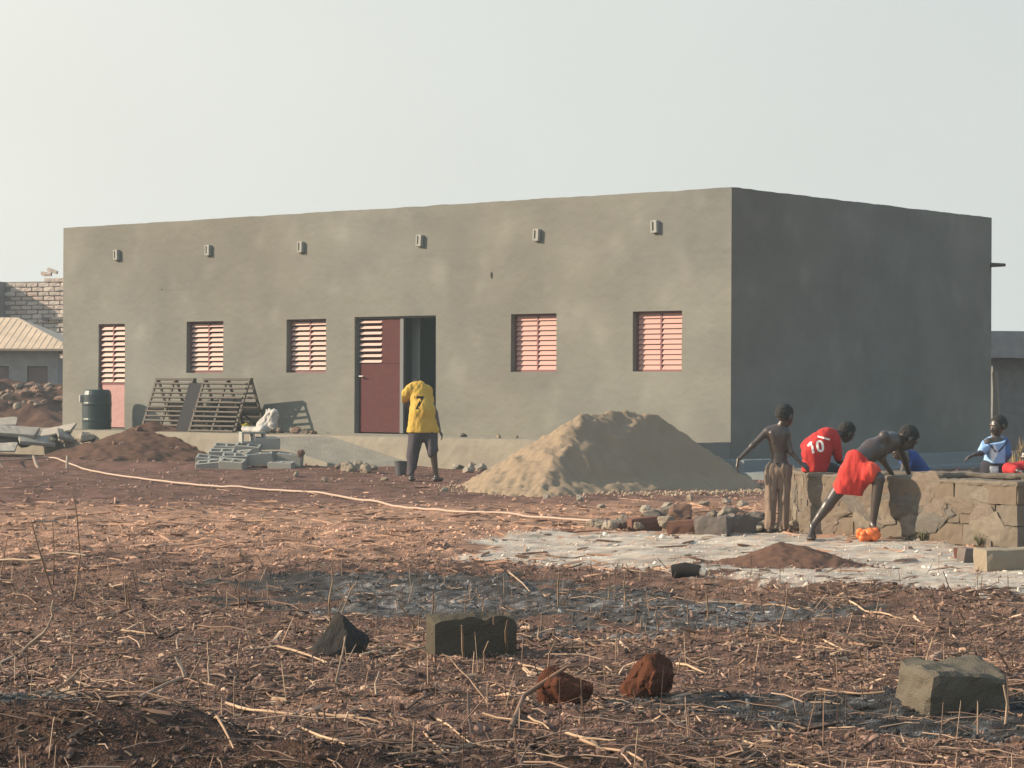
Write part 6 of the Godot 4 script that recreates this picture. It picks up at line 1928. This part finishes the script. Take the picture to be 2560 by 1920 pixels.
	scatter("stubble", "short cut stubble stems standing in the burnt field", "stubble", straw.mesh(), M.stick, 1000, func() -> Array:
		var p: Vector3 = spot.call(8.0, 19.5, 1.0)
		var ln := 0.05 + 0.16 * pow(rng.randf(), 2.0)
		p.y = ground_h(p.x, p.z) + ln * 0.42
		var b := Basis(Vector3.UP, rng.randf() * TAU) * Basis(Vector3.FORWARD, PI / 2 + rng.randfn() * 0.35)
		return [Transform3D(b * Basis.from_scale(Vector3(ln, rng.randf_range(0.003, 0.006), 0.004)), p), pick.call()])

# ---------------------------------------------------------------- sky: pale dusty haze, brighter towards the sun
func haze_sky(sun: Vector3) -> ImageTexture:
	var w := 512
	var h := 256
	var im := Image.create(w, h, false, Image.FORMAT_RGBF)
	for j in h:
		var el := (0.5 - (j + 0.5) / h) * PI
		for i in w:
			var az := ((i + 0.5) / w - 0.5) * TAU
			var d := Vector3(-sin(az) * cos(el), sin(el), cos(az) * cos(el))
			var k := clampf(exp((d.dot(sun) - 0.02) * 1.9), 0.15, 3.2)
			var up := clampf(el / (PI * 0.5), 0.0, 1.0)
			var cool := Color(0.400, 0.420, 0.408).lerp(Color(0.235, 0.355, 0.49), smoothstep(0.05, 0.5, up))
			var warm := Color(0.132, 0.112, 0.074) * (1.0 - 0.6 * smoothstep(0.1, 0.8, up))
			var c := Color(cool.r + warm.r * (k - 0.7), cool.g + warm.g * (k - 0.7), cool.b + warm.b * (k - 0.7))
			var veil := 1.0 + 0.02 * nz.get_noise_2d(i * 5.0, j * 14.0)
			c = Color(c.r * veil, c.g * veil, c.b * veil)
			if el < 0.0:
				c = c.lerp(Color(0.13, 0.09, 0.065), smoothstep(0.0, 0.06, -el))
			im.set_pixel(i, j, c)
	return ImageTexture.create_from_image(im)

func _ready() -> void:
	rng.seed = 20
	nz.seed = 12
	nz.frequency = 0.01
	nz.fractal_octaves = 2
	# camera
	var cam := Camera3D.new()
	cam.fov = rad_to_deg(2.0 * atan(829.5 / 5240.0))
	cam.near = 0.2
	cam.far = 6000.0
	cam.position = Vector3(0, 1.45, 0)
	cam.rotation = Vector3(15.0 / 5240.0, 0, 0.0046)
	add_child(cam)
	cam.current = true
	# sky, sun, exposure
	var sun_to := Vector3(-0.905, 0.40, 0.0).normalized()
	var env := Environment.new()
	env.background_mode = Environment.BG_SKY
	var sky := Sky.new()
	var sm := PanoramaSkyMaterial.new()
	sm.panorama = haze_sky(sun_to)
	sky.sky_material = sm
	env.sky = sky
	env.tonemap_mode = Environment.TONE_MAPPER_LINEAR
	env.tonemap_exposure = 1.66
	env.background_energy_multiplier = 1.0
	env.fog_enabled = true
	env.fog_density = 0.0012
	env.fog_light_color = Color(0.80, 0.86, 0.88)
	env.sdfgi_enabled = true
	env.ssao_enabled = true
	env.ssil_enabled = true
	var we := WorldEnvironment.new()
	we.environment = env
	add_child(we)
	var sun := DirectionalLight3D.new()
	sun.name = "sun"
	sun.light_energy = 1.6
	sun.light_color = Color(1.0, 0.915, 0.80)
	sun.light_angular_distance = 0.6
	sun.shadow_enabled = true
	add_child(sun)
	sun.look_at_from_position(sun_to * 50.0, Vector3.ZERO)
	make_materials()
	make_ico()
	build_ground()
	build_school()
	build_far()
	build_heaps()
	build_cistern()
	build_stones()
	build_blocks()
	build_left_things()
	build_people()
	build_sticks()
	build_litter()
